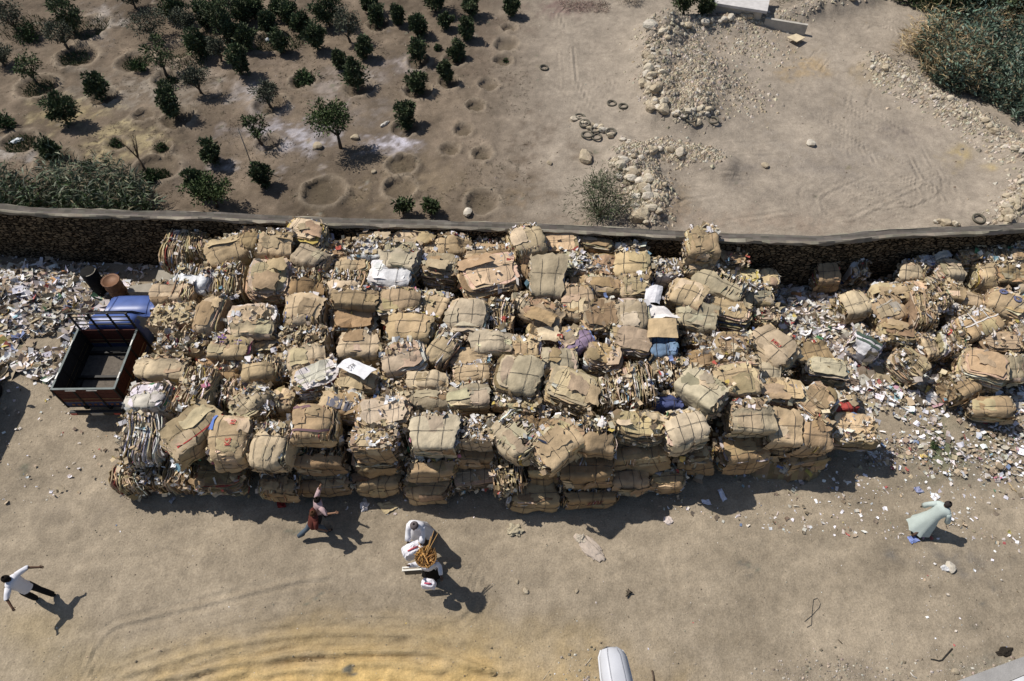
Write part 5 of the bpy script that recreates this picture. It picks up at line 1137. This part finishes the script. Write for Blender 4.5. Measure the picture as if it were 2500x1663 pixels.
    sheet('cardboard_sheet', [(1160,560),(1200,562),(1200,576),(1160,574)], 1.9, (.40, .30, .18), 'low cardboard piece in the shade by the wall', 'cardboard', .05, 4, M_card, on=True)
    sheet('paper_sheet', [(2271,1214),(2284,1204),(2295,1215),(2281,1226)], 0, (.78, .77, .80), 'clean white square sheet above the walking robed man', 'paper', .03, 4)
    sheet('leaflet', [(2229,1192),(2243,1188),(2254,1201),(2238,1205)], 0, (.26, .28, .42), 'blue and white printed leaflet on the dirt', 'leaflet', .05, 4)
    sheet('plastic_bag', [(2212,1313),(2226,1308),(2244,1322),(2222,1331)], 0, (.22, .28, .55), 'torn pale blue plastic bag below the robed man', 'bag', .05, 6)
    sheet('plastic_sheet', [(2268,950),(2292,950),(2318,985),(2300,992)], .1, (.40, .39, .39), 'crumpled grey plastic sheet trailing from the heap', 'plastic', .2, 8)
    sheet('cloth', [(676,1226),(697,1224),(698,1240),(678,1241)], 0, (.26, .035, .03), 'dark red cloth lying in the shade left of the children', 'cloth', .05, 4)
    sheet('paper_sheet', [(1680,1148),(1693,1144),(1702,1158),(1690,1166)], 0, (.62, .64, .72), 'pale sheet lying in the shade below the pile', 'paper', .05, 5)
    sheet('paper_sheet', [(1750,1200),(1760,1196),(1774,1220),(1764,1228)], 0, (.72, .73, .82), 'folded white leaflet at the edge of the pile shadow', 'paper', .08, 5)
    sheet('paper_sheet', [(1710,1222),(1730,1222),(1736,1236),(1716,1232)], 0, (.72, .72, .80), 'white crumpled paper just outside the pile shadow', 'paper', .08, 5)
    sheet('pink_bag', [(2425,1166),(2440,1162),(2444,1170),(2430,1175)], 0, (.62, .22, .32), 'pink plastic bag far right on the dirt', 'bag', .1, 5)
    sheet('paper_sheet', [(413,1226),(424,1212),(430,1216),(420,1232)], 0, (.42, .42, .44), 'grey paper lying in the shade of the left corner bales', 'paper', .06, 4)
    # crumpled sacks
    def crumple(name, px, py, sx, sy, sz, rot, c, label, cat, seed, rough=.35, mat=None):
        import bmesh
        bm = bmesh.new(); bmesh.ops.create_icosphere(bm, subdivisions=4, radius=1); o = Vector((seed * 2.1, seed, 0))
        for v in bm.verts:
            p = v.co.copy(); k = 1 + mnoise.noise(p * 1.8 + o) * rough + abs(mnoise.noise(p * 4.5 + o)) * rough * .7
            m_ = max(abs(p.x), abs(p.y)); v.co = Vector((p.x * sx, p.y * sy, max(p.z, -.3) * sz)) * k * (1.15 if m_ > .8 else 1)
        mb = MB(); mb.add([tuple(v.co) for v in bm.verts], [tuple(v.index for v in f.verts) for f in bm.faces], c); bm.free()
        P = atg(px, py); return tag(mb.build(name, mat or M_cloth, None, (P.x, P.y, G(P.x, P.y) + sz * .25), (0, 0, R(rot))), label, cat)
    crumple('sack', 1440, 1338, .40, .18, .10, -45, (.46, .39, .33), 'flattened beige sack lying alone on the road', 'sack', 3, .25)
    crumple('sack', 1418, 1318, .12, .10, .12, -45, (.44, .39, .32), 'crumpled mouth of paper beside the flattened sack', 'sack', 8, .5)
    crumple('paper_ball', 890, 1237, .10, .11, .10, 0, (.72, .68, .68), 'crumpled white paper ball in front of the pile', 'paper', 5, .5)
    crumple('plastic_bag', 41, 346, .22, .12, .10, 35, (.78, .82, .86), 'white plastic bag lying in the grassy basin at far left', 'bag', 6, .3)
    crumple('plastic_bag', 600, 83, .10, .08, .12, 0, (.78, .82, .88), 'left white bag caught among the upper orchard trees', 'bag', 7, .3)
    crumple('plastic_bag', 655, 99, .12, .09, .12, 0, (.78, .82, .88), 'right white bag caught among the upper orchard trees', 'bag', 9, .3)
    crumple('plastic_bag', 940, 304, .20, .07, .08, 50, (.60, .57, .52), 'pale twisted bag on the salt patch', 'bag', 10, .4)
    crumple('plastic_bag', 1256, 1296, .16, .13, .10, 0, (.42, .37, .27), 'crumpled straw coloured wrapper in the middle of the road', 'wrapper', 12, .6)
    crumple('paper_ball', 1630, 1270, .11, .09, .05, -30, (.60, .52, .48), 'torn pinkish carton piece below the pile', 'paper', 13, .4)
    crumple('plastic_bag', 2312, 1388, .12, .07, .06, 0, (.55, .55, .56), 'white rag on a dark scorched patch', 'rag', 14, .5)
    crumple('yellow_bag', 2480, 828, .12, .12, .12, 0, (.62, .46, .07), 'bright yellow bag at the right edge of the heap', 'bag', 15, .4)
    crumple('yellow_bag', 1935, 888, .08, .12, .08, 60, (.60, .46, .10), 'yellow plastic caught under the tilted pale bale', 'bag', 16, .4)
    crumple('black_bag', 1886, 752, .30, .20, .16, -20, (.015, .015, .016), 'black plastic bag at the left edge of the white litter', 'bag', 17, .5)
    crumple('black_bag', 1884, 728, .16, .12, .12, 20, (.015, .015, .016), 'smaller black bag just above the big one', 'bag', 18, .5)
    # open carton
    P = at(1938, 1140); r_ = empty('open_carton', (P.x, P.y, .02), (0, 0, R(35)), 'small open carton standing among papers below the pile end', 'carton')
    m = MB(); w_ = .16
    for q in ([(-w_, -w_), (w_, -w_)], [(w_, -w_), (w_, w_)], [(w_, w_), (-w_, w_)], [(-w_, w_), (-w_, -w_)]):
        (a, b), (c, d) = q; m.add([(a, b, 0), (c, d, 0), (c, d, .22), (a, b, .22)], [(0, 1, 2, 3)], (.42, .28, .12))
    m.add([(-w_, -w_, .01), (w_, -w_, .01), (w_, w_, .01), (-w_, w_, .01)], [(0, 1, 2, 3)], (.42, .28, .12)); m.build('box', M_card, r_)
    m = MB(); m.add([(-w_, w_, .22), (w_, w_, .22), (w_ + .02, w_ + .12, .26), (-w_, w_ + .12, .25)], [(0, 1, 2, 3)], (.6, .6, .62)); m.add([(w_, -w_, .22), (w_, w_, .22), (w_ + .12, w_, .2), (w_ + .12, -w_, .2)], [(0, 1, 2, 3)], (.4, .28, .15)); m.build('flap', M_card, r_)
    # wire loop, sticks, hole
    def line(name, pts, r, c, label, cat): m = MB(); m.tube([Vector((*atg(x, y)[:2], G(*atg(x, y)[:2]) + .012)) for x, y in pts], r, 4, c); tag(m.build(name, M_wire), label, cat)
    line('wire', [(1964,1518),(1983,1502),(2000,1484),(2003,1474),(1996,1461),(1986,1464),(1984,1480),(1982,1500),(1981,1526),(1970,1532)], .007, (.06, .06, .06), 'thin dark looped wire on the road', 'wire')
    line('stick', [(2046,1562),(2056,1572)], .012, (.06, .045, .035), 'short dark stick on the lower road', 'stick')
    line('stick', [(1592,1637),(1595,1650),(1597,1666)], .022, (.10, .07, .05), 'thick brown stick at the bottom edge right of the lamp', 'stick')
    line('stick', [(1326,1660),(1341,1638)], .008, (.55, .48, .36), 'pale straw near the yellow sand', 'stick')
    line('stick', [(1433,1620),(1444,1606)], .012, (.5, .44, .34), 'pale stick left of the lamp head', 'stick')
    line('plank', [(2462,1180),(2482,1202)], .018, (.45, .33, .16), 'yellowish wooden lath on the dirt at the right', 'lath')
    line('stick', [(2222,1642),(2228,1650),(2238,1656)], .015, (.6, .57, .52), 'white twisted strip near the bottom right', 'strip')
    line('cord', [(2272,1610),(2280,1611),(2292,1614),(2300,1612),(2312,1598),(2325,1584)], .018, (.03, .028, .025), 'dark cord half buried in the lower right road', 'cord')
    crumple('hole_shade_lump', 2452, 1592, .16, .08, .05, 20, (.03, .025, .02), 'dark lump standing in for the shaded hole by the kerb', 'hole', 20, .5)  # near-black lump added for the darkness inside a hole
misc()
# ---------------------------------------------------------------- people
def V3(*a): return Vector(a)
def person(px, py, yaw, label, H=1.7, lean=(0, 0, 1), thL=(0, 0, -1), shL=(0, 0, -1), thR=(0, 0, -1), shR=(0, 0, -1), uaL=(-.2, 0, -1), faL=(-.1, .2, -1), uaR=(.2, 0, -1), faR=(.1, .2, -1), head=(0, 0, 1), skin=(.13, .075, .045), hair=(.015, .012, .01), clothes=(), dress=None):
    k = H / 1.75; n = lambda v: Vector(v).normalized()
    J = {}; J['pel'] = V3(0, 0, 0); L = n(lean); hd = n(head); f = V3(0, 1, 0); ax = V3(1, 0, 0)
    J['wai'] = L * .14; J['che'] = L * .36; J['nb'] = L * .50; J['nk'] = J['nb'] + hd * .07; J['hd'] = J['nk'] + hd * .10 + V3(0, .02, 0); J['top'] = J['hd'] + hd * .10
    for s, t, h, ua, fa in ((-1, thL, shL, uaL, faL), (1, thR, shR, uaR, faR)):
        q = 'L' if s < 0 else 'R'
        J['hip' + q] = V3(s * .09, 0, -.04); J['kn' + q] = J['hip' + q] + n(t) * .43; J['an' + q] = J['kn' + q] + n(h) * .42; J['toe' + q] = J['an' + q] + V3(0, .17, -.045) 
        J['sh' + q] = J['nb'] + V3(s * .18, 0, -.03); J['el' + q] = J['sh' + q] + n(ua) * .28; J['wr' + q] = J['el' + q] + n(fa) * .25; J['pa' + q] = J['wr' + q] + n(fa) * .08
    zmin = min(J['anL'].z, J['anR'].z) - .075
    for a in J: J[a] = (J[a] - V3(0, 0, zmin)) * k
    names = list(J); E = [('pel', 'wai'), ('wai', 'che'), ('che', 'nb'), ('nb', 'nk'), ('nk', 'hd'), ('hd', 'top')]
    for q in 'LR': E += [('pel', 'hip' + q), ('hip' + q, 'kn' + q), ('kn' + q, 'an' + q), ('an' + q, 'toe' + q), ('nb', 'sh' + q), ('sh' + q, 'el' + q), ('el' + q, 'wr' + q), ('wr' + q, 'pa' + q)]
    RD = {'pel': .13, 'wai': .12, 'che': .135, 'nb': .07, 'nk': .05, 'hd': .095, 'top': .06}
    for q in 'LR': RD.update({'hip' + q: .09, 'kn' + q: .058, 'an' + q: .04, 'toe' + q: .032, 'sh' + q: .05, 'el' + q: .04, 'wr' + q: .03, 'pa' + q: .032})
    me = bpy.data.meshes.new('b'); me.from_pydata([J[a] for a in names], [(names.index(a), names.index(b)) for a, b in E], [])
    ob = bpy.data.objects.new('b', me); col.objects.link(ob); md = ob.modifiers.new('s', 'SKIN'); sk = me.skin_vertices[0].data if me.skin_vertices else None
    if sk is None:
        import bmesh
        bm = bmesh.new(); bm.from_mesh(me); bm.verts.layers.skin.verify(); bm.to_mesh(me); bm.free(); sk = me.skin_vertices[0].data
    for i, a in enumerate(names): sk[i].radius = (RD[a] * k, RD[a] * k * (.8 if a in ('pel', 'wai', 'che') else 1)); sk[i].use_root = a == 'pel'
    s2 = ob.modifiers.new('u', 'SUBSURF'); s2.levels = 2; s2.render_levels = 2
    dg = bpy.context.evaluated_depsgraph_get(); dg.update(); em = bpy.data.meshes.new_from_object(ob.evaluated_get(dg))
    body = MB(); body.add([tuple(v.co) for v in em.vertices], [tuple(p.vertices) for p in em.polygons], skin, True)
    bpy.data.objects.remove(ob); bpy.data.meshes.remove(em)
    for q, s in (('L', -1), ('R', 1)):
        pa, wr = J['pa' + q], J['wr' + q]; d = (pa - wr).normalized(); side = d.cross(V3(0, 0, 1)); side = side.normalized() if side.length > .2 else V3(0, 1, 0); nn = d.cross(side)
        for i, (o_, l_) in enumerate(((-.028, .058), (-.010, .070), (.010, .066), (.028, .052))):
            b = pa + side * o_ * k; body.tube([b - d * .01, b + d * l_ * .5 * k + nn * .006, b + d * l_ * .85 * k + nn * .022 * k, b + d * l_ * k * .95 + nn * .034 * k], [.0095 * k, .009 * k, .008 * k, .006 * k], 6, skin)
        b = wr.lerp(pa, .45) + side * -.025 * k; body.tube([b, b - side * .03 * k + d * .025 * k, b - side * .038 * k + d * .055 * k], [.011 * k, .010 * k, .007 * k], 6, skin)
    hc = J['hd']; body.tube([hc + V3(0, .085, .01) * k, hc + V3(0, .108, -.02) * k, hc + V3(0, .088, -.03) * k], [.010 * k, .014 * k, .010 * k], 6, skin)
    for s in (-1, 1): body.tube([hc + V3(s * .088, -.005, .015) * k, hc + V3(s * .098, -.012, -.01) * k, hc + V3(s * .086, -.005, -.03) * k], [.008 * k, .012 * k, .006 * k], 5, skin)
    P = atg(px, py); root = empty('person', (P.x, P.y, G(P.x, P.y)), (0, 0, R(yaw)), label, 'person')
    mid = (J['anL'] + J['anR']) / 2; off = V3(-mid.x, -mid.y, 0)
    def bl(mb, nm, mt): o = mb.build(nm, mt, root); o.location = off; return o
    bo = bl(body, 'body', M_skin)
    fm = MB()
    for s in (-1, 1): fm.tube([hc + V3(s * .033, .078, .015) * k, hc + V3(s * .033, .091, .015) * k], [.012 * k, .006 * k], 6, (.02, .015, .012))
    fm.tube([hc + V3(-.025, .084, -.055) * k, hc + V3(0, .091, -.056) * k, hc + V3(.025, .084, -.055) * k], .006 * k, 5, (.16, .05, .04)); e = fm.build('face', M_skin, bo)
    hm = MB(); rg = []
    for i in range(7):
        a = i / 6 * 1.75; rr = math.sin(a) * .108; rg.append([hc + (V3(rr * math.cos(t) * .92, rr * math.sin(t) * 1.05 - .012 * i / 6, math.cos(a) * .118 + .012 + (.03 * max(0, math.sin(t)) if i > 4 else 0))) * k for t in [2 * math.pi * j / 16 for j in range(16)]])
    hm.loft(rg[1:], hair); hm.add([*rg[1]], [tuple(range(16))], hair, True); bl(hm, 'hair', M_cloth)
    def limb(a, b, c, r0, r1, r2, colr, t=1.0):
        m = MB(); A, B, C = J[a], J[b], J[c]; E_ = B.lerp(C, t) if t <= 1 else C
        m.tube([A, A.lerp(B, .5), B, B.lerp(E_, .5), E_], [r0 * k, (r0 + r1) / 2 * k * 1.04, r1 * k, (r1 + r2) / 2 * k * 1.05, r2 * k], 10, colr); return m
    def merge(*ms):
        m = MB()
        for q in ms: b = len(m.v); m.v += q.v; m.f += [tuple(b + i for i in f_) for f_ in q.f]; m.c += q.c; m.sm += q.sm
        return m
    def torso(lo, colr, wid=1.0, flare=0.0, hem=None):
        m = MB(); rg = []; N = 28; S = [(J['nb'] + L * .10 * k, .062, .06), (J['nb'] + L * .085 * k, .10, .085), (J['nb'] + L * .045 * k, .19, .11), (J['nb'] - L * .03 * k, .225, .125), (J['che'], .19, .135), (J['wai'], .165, .13), (J['pel'] - V3(0, 0, 0), .175, .14)]
        for c, a, b in S: rg.append((c, a * wid, b * wid, 0))
        if hem is not None:
            for t in (.25, .5, .75, 1.0): rg.append((J['pel'].lerp(hem, t), (.175 + flare * t) * wid, (.15 + flare * .75 * t) * wid, .10 * t))
        elif lo: rg.append((J['pel'] - V3(0, 0, lo * k), .18 * wid, .15 * wid, .02))
        out = []
        for c, a, b, fo in rg: out.append([c + V3(a * math.cos(t), b * math.sin(t), 0) * k * (1 + fo * math.sin(7 * t + 1 + fo * 9) + .13 * mnoise.noise(V3(math.cos(t) * 1.6, math.sin(t) * 1.6, c.z * 2.6 + px * .01)) + fo * .5 * math.sin(13 * t)) for t in [2 * math.pi * j / N for j in range(N)]])
        m.loft(out, colr, caps=False); return m
    for nm, colr, kind in clothes:
        if kind == 'trousers': bl(merge(limb('hipL', 'knL', 'anL', .105, .082, .075, colr), limb('hipR', 'knR', 'anR', .105, .082, .075, colr), torso(.06, colr, .98)), nm, M_cloth)
        elif kind == 'shorts': bl(merge(limb('hipL', 'knL', 'anL', .11, .10, .095, colr, .15), limb('hipR', 'knR', 'anR', .11, .10, .095, colr, .15)), nm, M_cloth)
        elif kind == 'shirt': bl(merge(torso(.10, colr, 1.04), limb('shL', 'elL', 'wrL', .085, .068, .06, colr, .12), limb('shR', 'elR', 'wrR', .085, .068, .06, colr, .12)), nm, M_cloth)
        elif kind == 'long': bl(merge(torso(.10, colr, 1.05), limb('shL', 'elL', 'wrL', .088, .07, .055, colr, .92), limb('shR', 'elR', 'wrR', .088, .07, .055, colr, .92)), nm, M_cloth)
        elif kind == 'robe':
            hem = (J['anL'] + J['anR']) / 2 + V3(0, 0, .06); bl(merge(torso(0, colr, 1.12, .16, hem), limb('shL', 'elL', 'wrL', .085, .075, .085, colr, .95), limb('shR', 'elR', 'wrR', .085, .075, .085, colr, .95)), nm, M_cloth)
        elif kind == 'skirt':
            hem = (J['anL'] + J['anR']) / 2 + V3(0, 0, .08); m = MB(); N = 28; out = []
            for t_ in (0, .3, .6, 1.0): c = J['wai'].lerp(hem, t_); out.append([c + V3((.17 + .13 * t_) * math.cos(t) * k * (1 + .08 * t_ * math.sin(8 * t)), (.14 + .12 * t_) * math.sin(t) * k * (1 + .08 * t_ * math.sin(8 * t)), 0) for t in [2 * math.pi * j / N for j in range(N)]])
            m.loft(out, colr, caps=False); bl(m, nm, M_cloth)
        elif kind == 'scarf':
            m = MB(); out = []
            for a, rr, zz in ((0, .03, .13), (0, .085, .105), (0, .115, .05), (0, .118, -.02), (0, .12, -.09), (0, .17, -.15), (0, .24, -.24)): out.append([hc + V3(rr * math.cos(t), rr * math.sin(t) - .015, zz) * k for t in [2 * math.pi * j / 16 for j in range(16)]])
            m.loft(out, colr); bl(m, nm, M_cloth)
        elif kind == 'cap':
            m = MB(); out = []
            for rr, zz in ((.03, .135), (.09, .115), (.118, .06), (.12, .03)): out.append([hc + V3(rr * math.cos(t), rr * math.sin(t) - .008, zz) * k for t in [2 * math.pi * j / 16 for j in range(16)]])
            m.loft(out, colr); m.add(out[0], [tuple(range(16))], colr); bl(m, nm, M_cloth)
        elif kind == 'shoes':
            bl(merge(*[_shoe(J, q, k, colr) for q in 'LR']), nm, M_rubber)
    Mt = Matrix.Translation(root.location) @ Euler((0, 0, R(yaw))).to_matrix().to_4x4() @ Matrix.Translation(off)
    return root, J, Mt
def _shoe(J, q, k, c):
    m = MB(); a = J['an' + q] + V3(0, -.04, -.05) * k; b = J['toe' + q] + V3(0, .03, -.02) * k; m.tube([a, a.lerp(b, .3), a.lerp(b, .7), b], [.038 * k, .045 * k, .046 * k, .032 * k], 8, c); return m
def held(name, label, cat, W, build, rot=(0, 0, 0), group=None):
    r_ = empty(name, W, rot, label, cat, group); build(r_); return r_
def people():
    random.seed(9); WHITE = (.72, .72, .77)
    # man at the lower left, arms spread, walking towards the left
    person(112, 1458, 80, 'man in white short sleeved shirt and dark trousers with spread arms, lower left edge', 1.55, lean=(0, .12, 1), thL=(0, .42, -1), shL=(0, -.1, -1), thR=(0, -.3, -1), shR=(0, -.55, -1), uaL=(-.95, -.1, -.5), faL=(-.6, -.7, -.45), uaR=(.9, -.4, -.3), faR=(.35, -.85, -.45), head=(0, .35, 1), skin=(.12, .065, .04),
           clothes=(('trousers', (.018, .017, .018), 'trousers'), ('shirt', WHITE, 'shirt'), ('shoes', (.02, .016, .014), 'shoes')))
    # two children in the pile shade
    person(785, 1276, -60, 'child in pale shirt raising one arm high in the shade of the bales', 1.45, lean=(0, .25, 1), thL=(-.1, .35, -1), shL=(0, -.1, -1), thR=(.1, -.3, -1), shR=(0, -.5, -1), uaL=(-.5, .55, .35), faL=(.2, .25, 1), uaR=(.7, .2, -.3), faR=(.4, .9, .1), skin=(.24, .13, .08),
           clothes=(('trousers', (.03, .028, .03), 'trousers'), ('shirt', (.45, .33, .34), 'shirt'), ('shoes', (.02, .016, .014), 'shoes')))
    person(766, 1308, -62, 'child with brown hair, red and white top and jeans running beside another child', 1.4, lean=(0, .35, 1), thL=(0, -.7, -1), shL=(0, -.9, -.6), thR=(0, .6, -1), shR=(0, .1, -1), uaL=(-.6, .1, -.8), faL=(-.7, .6, -.2), uaR=(.5, -.3, -.8), faR=(.3, .5, -.4), skin=(.24, .13, .08), hair=(.07, .035, .02),
           clothes=(('jeans', (.085, .11, .14), 'trousers'), ('white_sleeve_top', (.11, .035, .028), 'shirt'), ('shoes', (.02, .016, .014), 'shoes')))
    # white robed man holding a sack
    rt, J, M = person(1030, 1305, 172, 'man in long white robe and grey cap holding a white sack in front of him', 1.6, lean=(0, .28, 1), thL=(-.1, .3, -1), shL=(0, -.05, -1), thR=(.1, -.3, -1), shR=(.2, -.6, -1), uaL=(-.15, .5, -.9), faL=(.15, .8, -.6), uaR=(.15, .5, -.9), faR=(-.1, .8, -.6), head=(0, .5, 1), skin=(.055, .032, .022), hair=(.05, .045, .045),
           clothes=(('robe', WHITE, 'robe'), ('cap', (.13, .11, .11), 'cap'), ('shoes', (.02, .016, .014), 'shoes')))
    def sack(sx, sy, sz, c, mark, seed):
        def f(r_):
            import bmesh
            bm = bmesh.new(); bmesh.ops.create_icosphere(bm, subdivisions=4, radius=1)
            for v in bm.verts:
                p = v.co.copy(); m_ = max(abs(p.x), abs(p.y), abs(p.z)); p = p * (p.length / (m_ + 1e-6)) ** .55
                q = 1 + mnoise.noise(p * 1.8 + V3(seed, 0, 0)) * .18 + abs(mnoise.noise(p * 4 + V3(seed, 0, 0))) * .12; v.co = V3(p.x * sx, p.y * sy, p.z * sz) * q
            m = MB(); m.add([tuple(v.co) for v in bm.verts], [tuple(v.index for v in g.verts) for g in bm.faces], c); bm.free(); b = m.build('sack_cloth', M_cloth, r_)
            m = MB(); m.tube([(-sx * .5, -sy * .3, sz * .98), (0, -sy * .32, sz * 1.12), (sx * .5, -sy * .25, sz * 1.0)], .022, 5, mark); m.build('printed_stripe', M_paper, b)
        return f
    w1 = M @ J['paL'].lerp(J['paR'], .5); held('sack', 'white sack with a small red mark held by the robed man', 'sack', w1 + V3(-.04, -.08, -.20), sack(.27, .17, .26, (.74, .73, .78), (.5, .1, .12), 1), (0, 0, R(25)))
    # basket carrier
    rt, J, M = person(1056, 1404, 185, 'woman in black skirt and white top carrying a basket of wood on her head', 1.52, lean=(0, .05, 1), thL=(0, .25, -1), thR=(0, -.2, -1), shR=(0, -.35, -1), uaL=(-.45, .25, -.8), faL=(-.1, .9, -.35), uaR=(.7, .15, .1), faR=(.2, .3, 1), head=(0, .02, 1), skin=(.12, .065, .04),
           clothes=(('white_top', WHITE, 'long'), ('skirt', (.012, .011, .012), 'skirt'), ('white_scarf', WHITE, 'scarf'), ('shoes', (.02, .016, .014), 'shoes')))
    top = M @ J['top']
    def basket(r_):
        m = MB(); rg = []
        for rr, z in ((.16, 0), (.26, .06), (.33, .16), (.36, .26), (.34, .26), (.30, .15), (.2, .05), (0, .04)): rg.append([V3(rr * math.cos(2 * math.pi * i / 24), rr * math.sin(2 * math.pi * i / 24), z) for i in range(24)])
        m.loft(rg, (.26, .15, .06)); b = m.build('basket_wall', M_card, r_)
        m = MB()
        for i in range(30): a = i / 30 * 6.283; m.tube([(.365 * math.cos(a), .365 * math.sin(a), .25), (.37 * math.cos(a + .12), .37 * math.sin(a + .12), .28), (.365 * math.cos(a + .21), .365 * math.sin(a + .21), .25)], .012, 4, (.34, .2, .08))
        tag(m.build('woven_rim', M_card, b), kind='stuff')
    held('basket', 'round wicker basket balanced on the head of the woman in the black skirt', 'basket', top + V3(0, 0, .01), basket).scale = (.7, .7, .8)
    def wood(r_):
        m = MB()
        for i in range(70):
            a = random.uniform(0, 6.28); rr = .28 * math.sqrt(random.random()); l = random.uniform(.08, .2); t = random.uniform(0, 3.14); z = random.uniform(.12, .32); d = V3(math.cos(t), math.sin(t), random.gauss(0, .25)); c = V3(rr * math.cos(a), rr * math.sin(a), z)
            m.tube([c - d * l, c + d * l], random.uniform(.010, .022), 4, jit(random.choice([(.50, .27, .09), (.38, .2, .07), (.55, .33, .13), (.16, .09, .04)]), .15))
        for e in ((.25, .75, .6), (.38, .68, .55), (.15, .6, .5), (-.25, .4, .5)): m.tube([(0, .05, .25), e], [.02, .014], 5, (.42, .25, .1))
        m.build('wood_pieces', M_bark, r_)
    r_ = held('firewood', 'orange brown wood offcuts heaped in the carried basket', 'firewood', top + V3(0, 0, .012), wood); r_.children[0]['kind'] = 'stuff'; r_.scale = (.72, .72, .8)
    held('sack', 'smaller white sack with a red line at the feet side of the basket carrier', 'sack', M @ J['paL'] + V3(-.32, -.10, -.10), sack(.17, .11, .15, (.74, .72, .78), (.5, .1, .16), 4), (0, 0, R(-8)))
    def bench(r_):
        m = MB()
        m.box(-.24, .24, -.05, -.015, .0, .03, (.72, .70, .64)); m.box(-.24, .24, .02, .055, .0, .03, (.72, .70, .64)); m.box(-.25, -.21, -.05, .055, -.035, -.004, (.7, .68, .62)); m.box(.21, .25, -.05, .055, -.035, -.004, (.7, .68, .62)); m.box(-.2, .2, -.05, -.02, -.30, -.04, (.03, .03, .03)); m.build('slats', M_plastic, r_)
    held('crate', 'narrow white slatted crate carried at the side of the basket carrier', 'crate', M @ V3(.42, .05, .95), bench, (0, 0, R(4)))
    # pale green robed man at the right, walking away
    person(2236, 1292, -58, 'man in pale green robe walking away at the right, dark hair, one foot behind', 1.5, lean=(0, .30, 1), thL=(0, .45, -1), shL=(0, .1, -1), thR=(0, -.35, -1), shR=(0, -.75, -.8), uaL=(-.5, -.35, -.8), faL=(-.2, .1, -1), uaR=(.45, .1, -.8), faR=(.2, .3, -1), head=(0, .45, 1), skin=(.10, .06, .045), hair=(.035, .03, .03),
           clothes=(('robe', (.47, .54, .52), 'robe'), ('shoes', (.05, .03, .02), 'shoes')))
people()
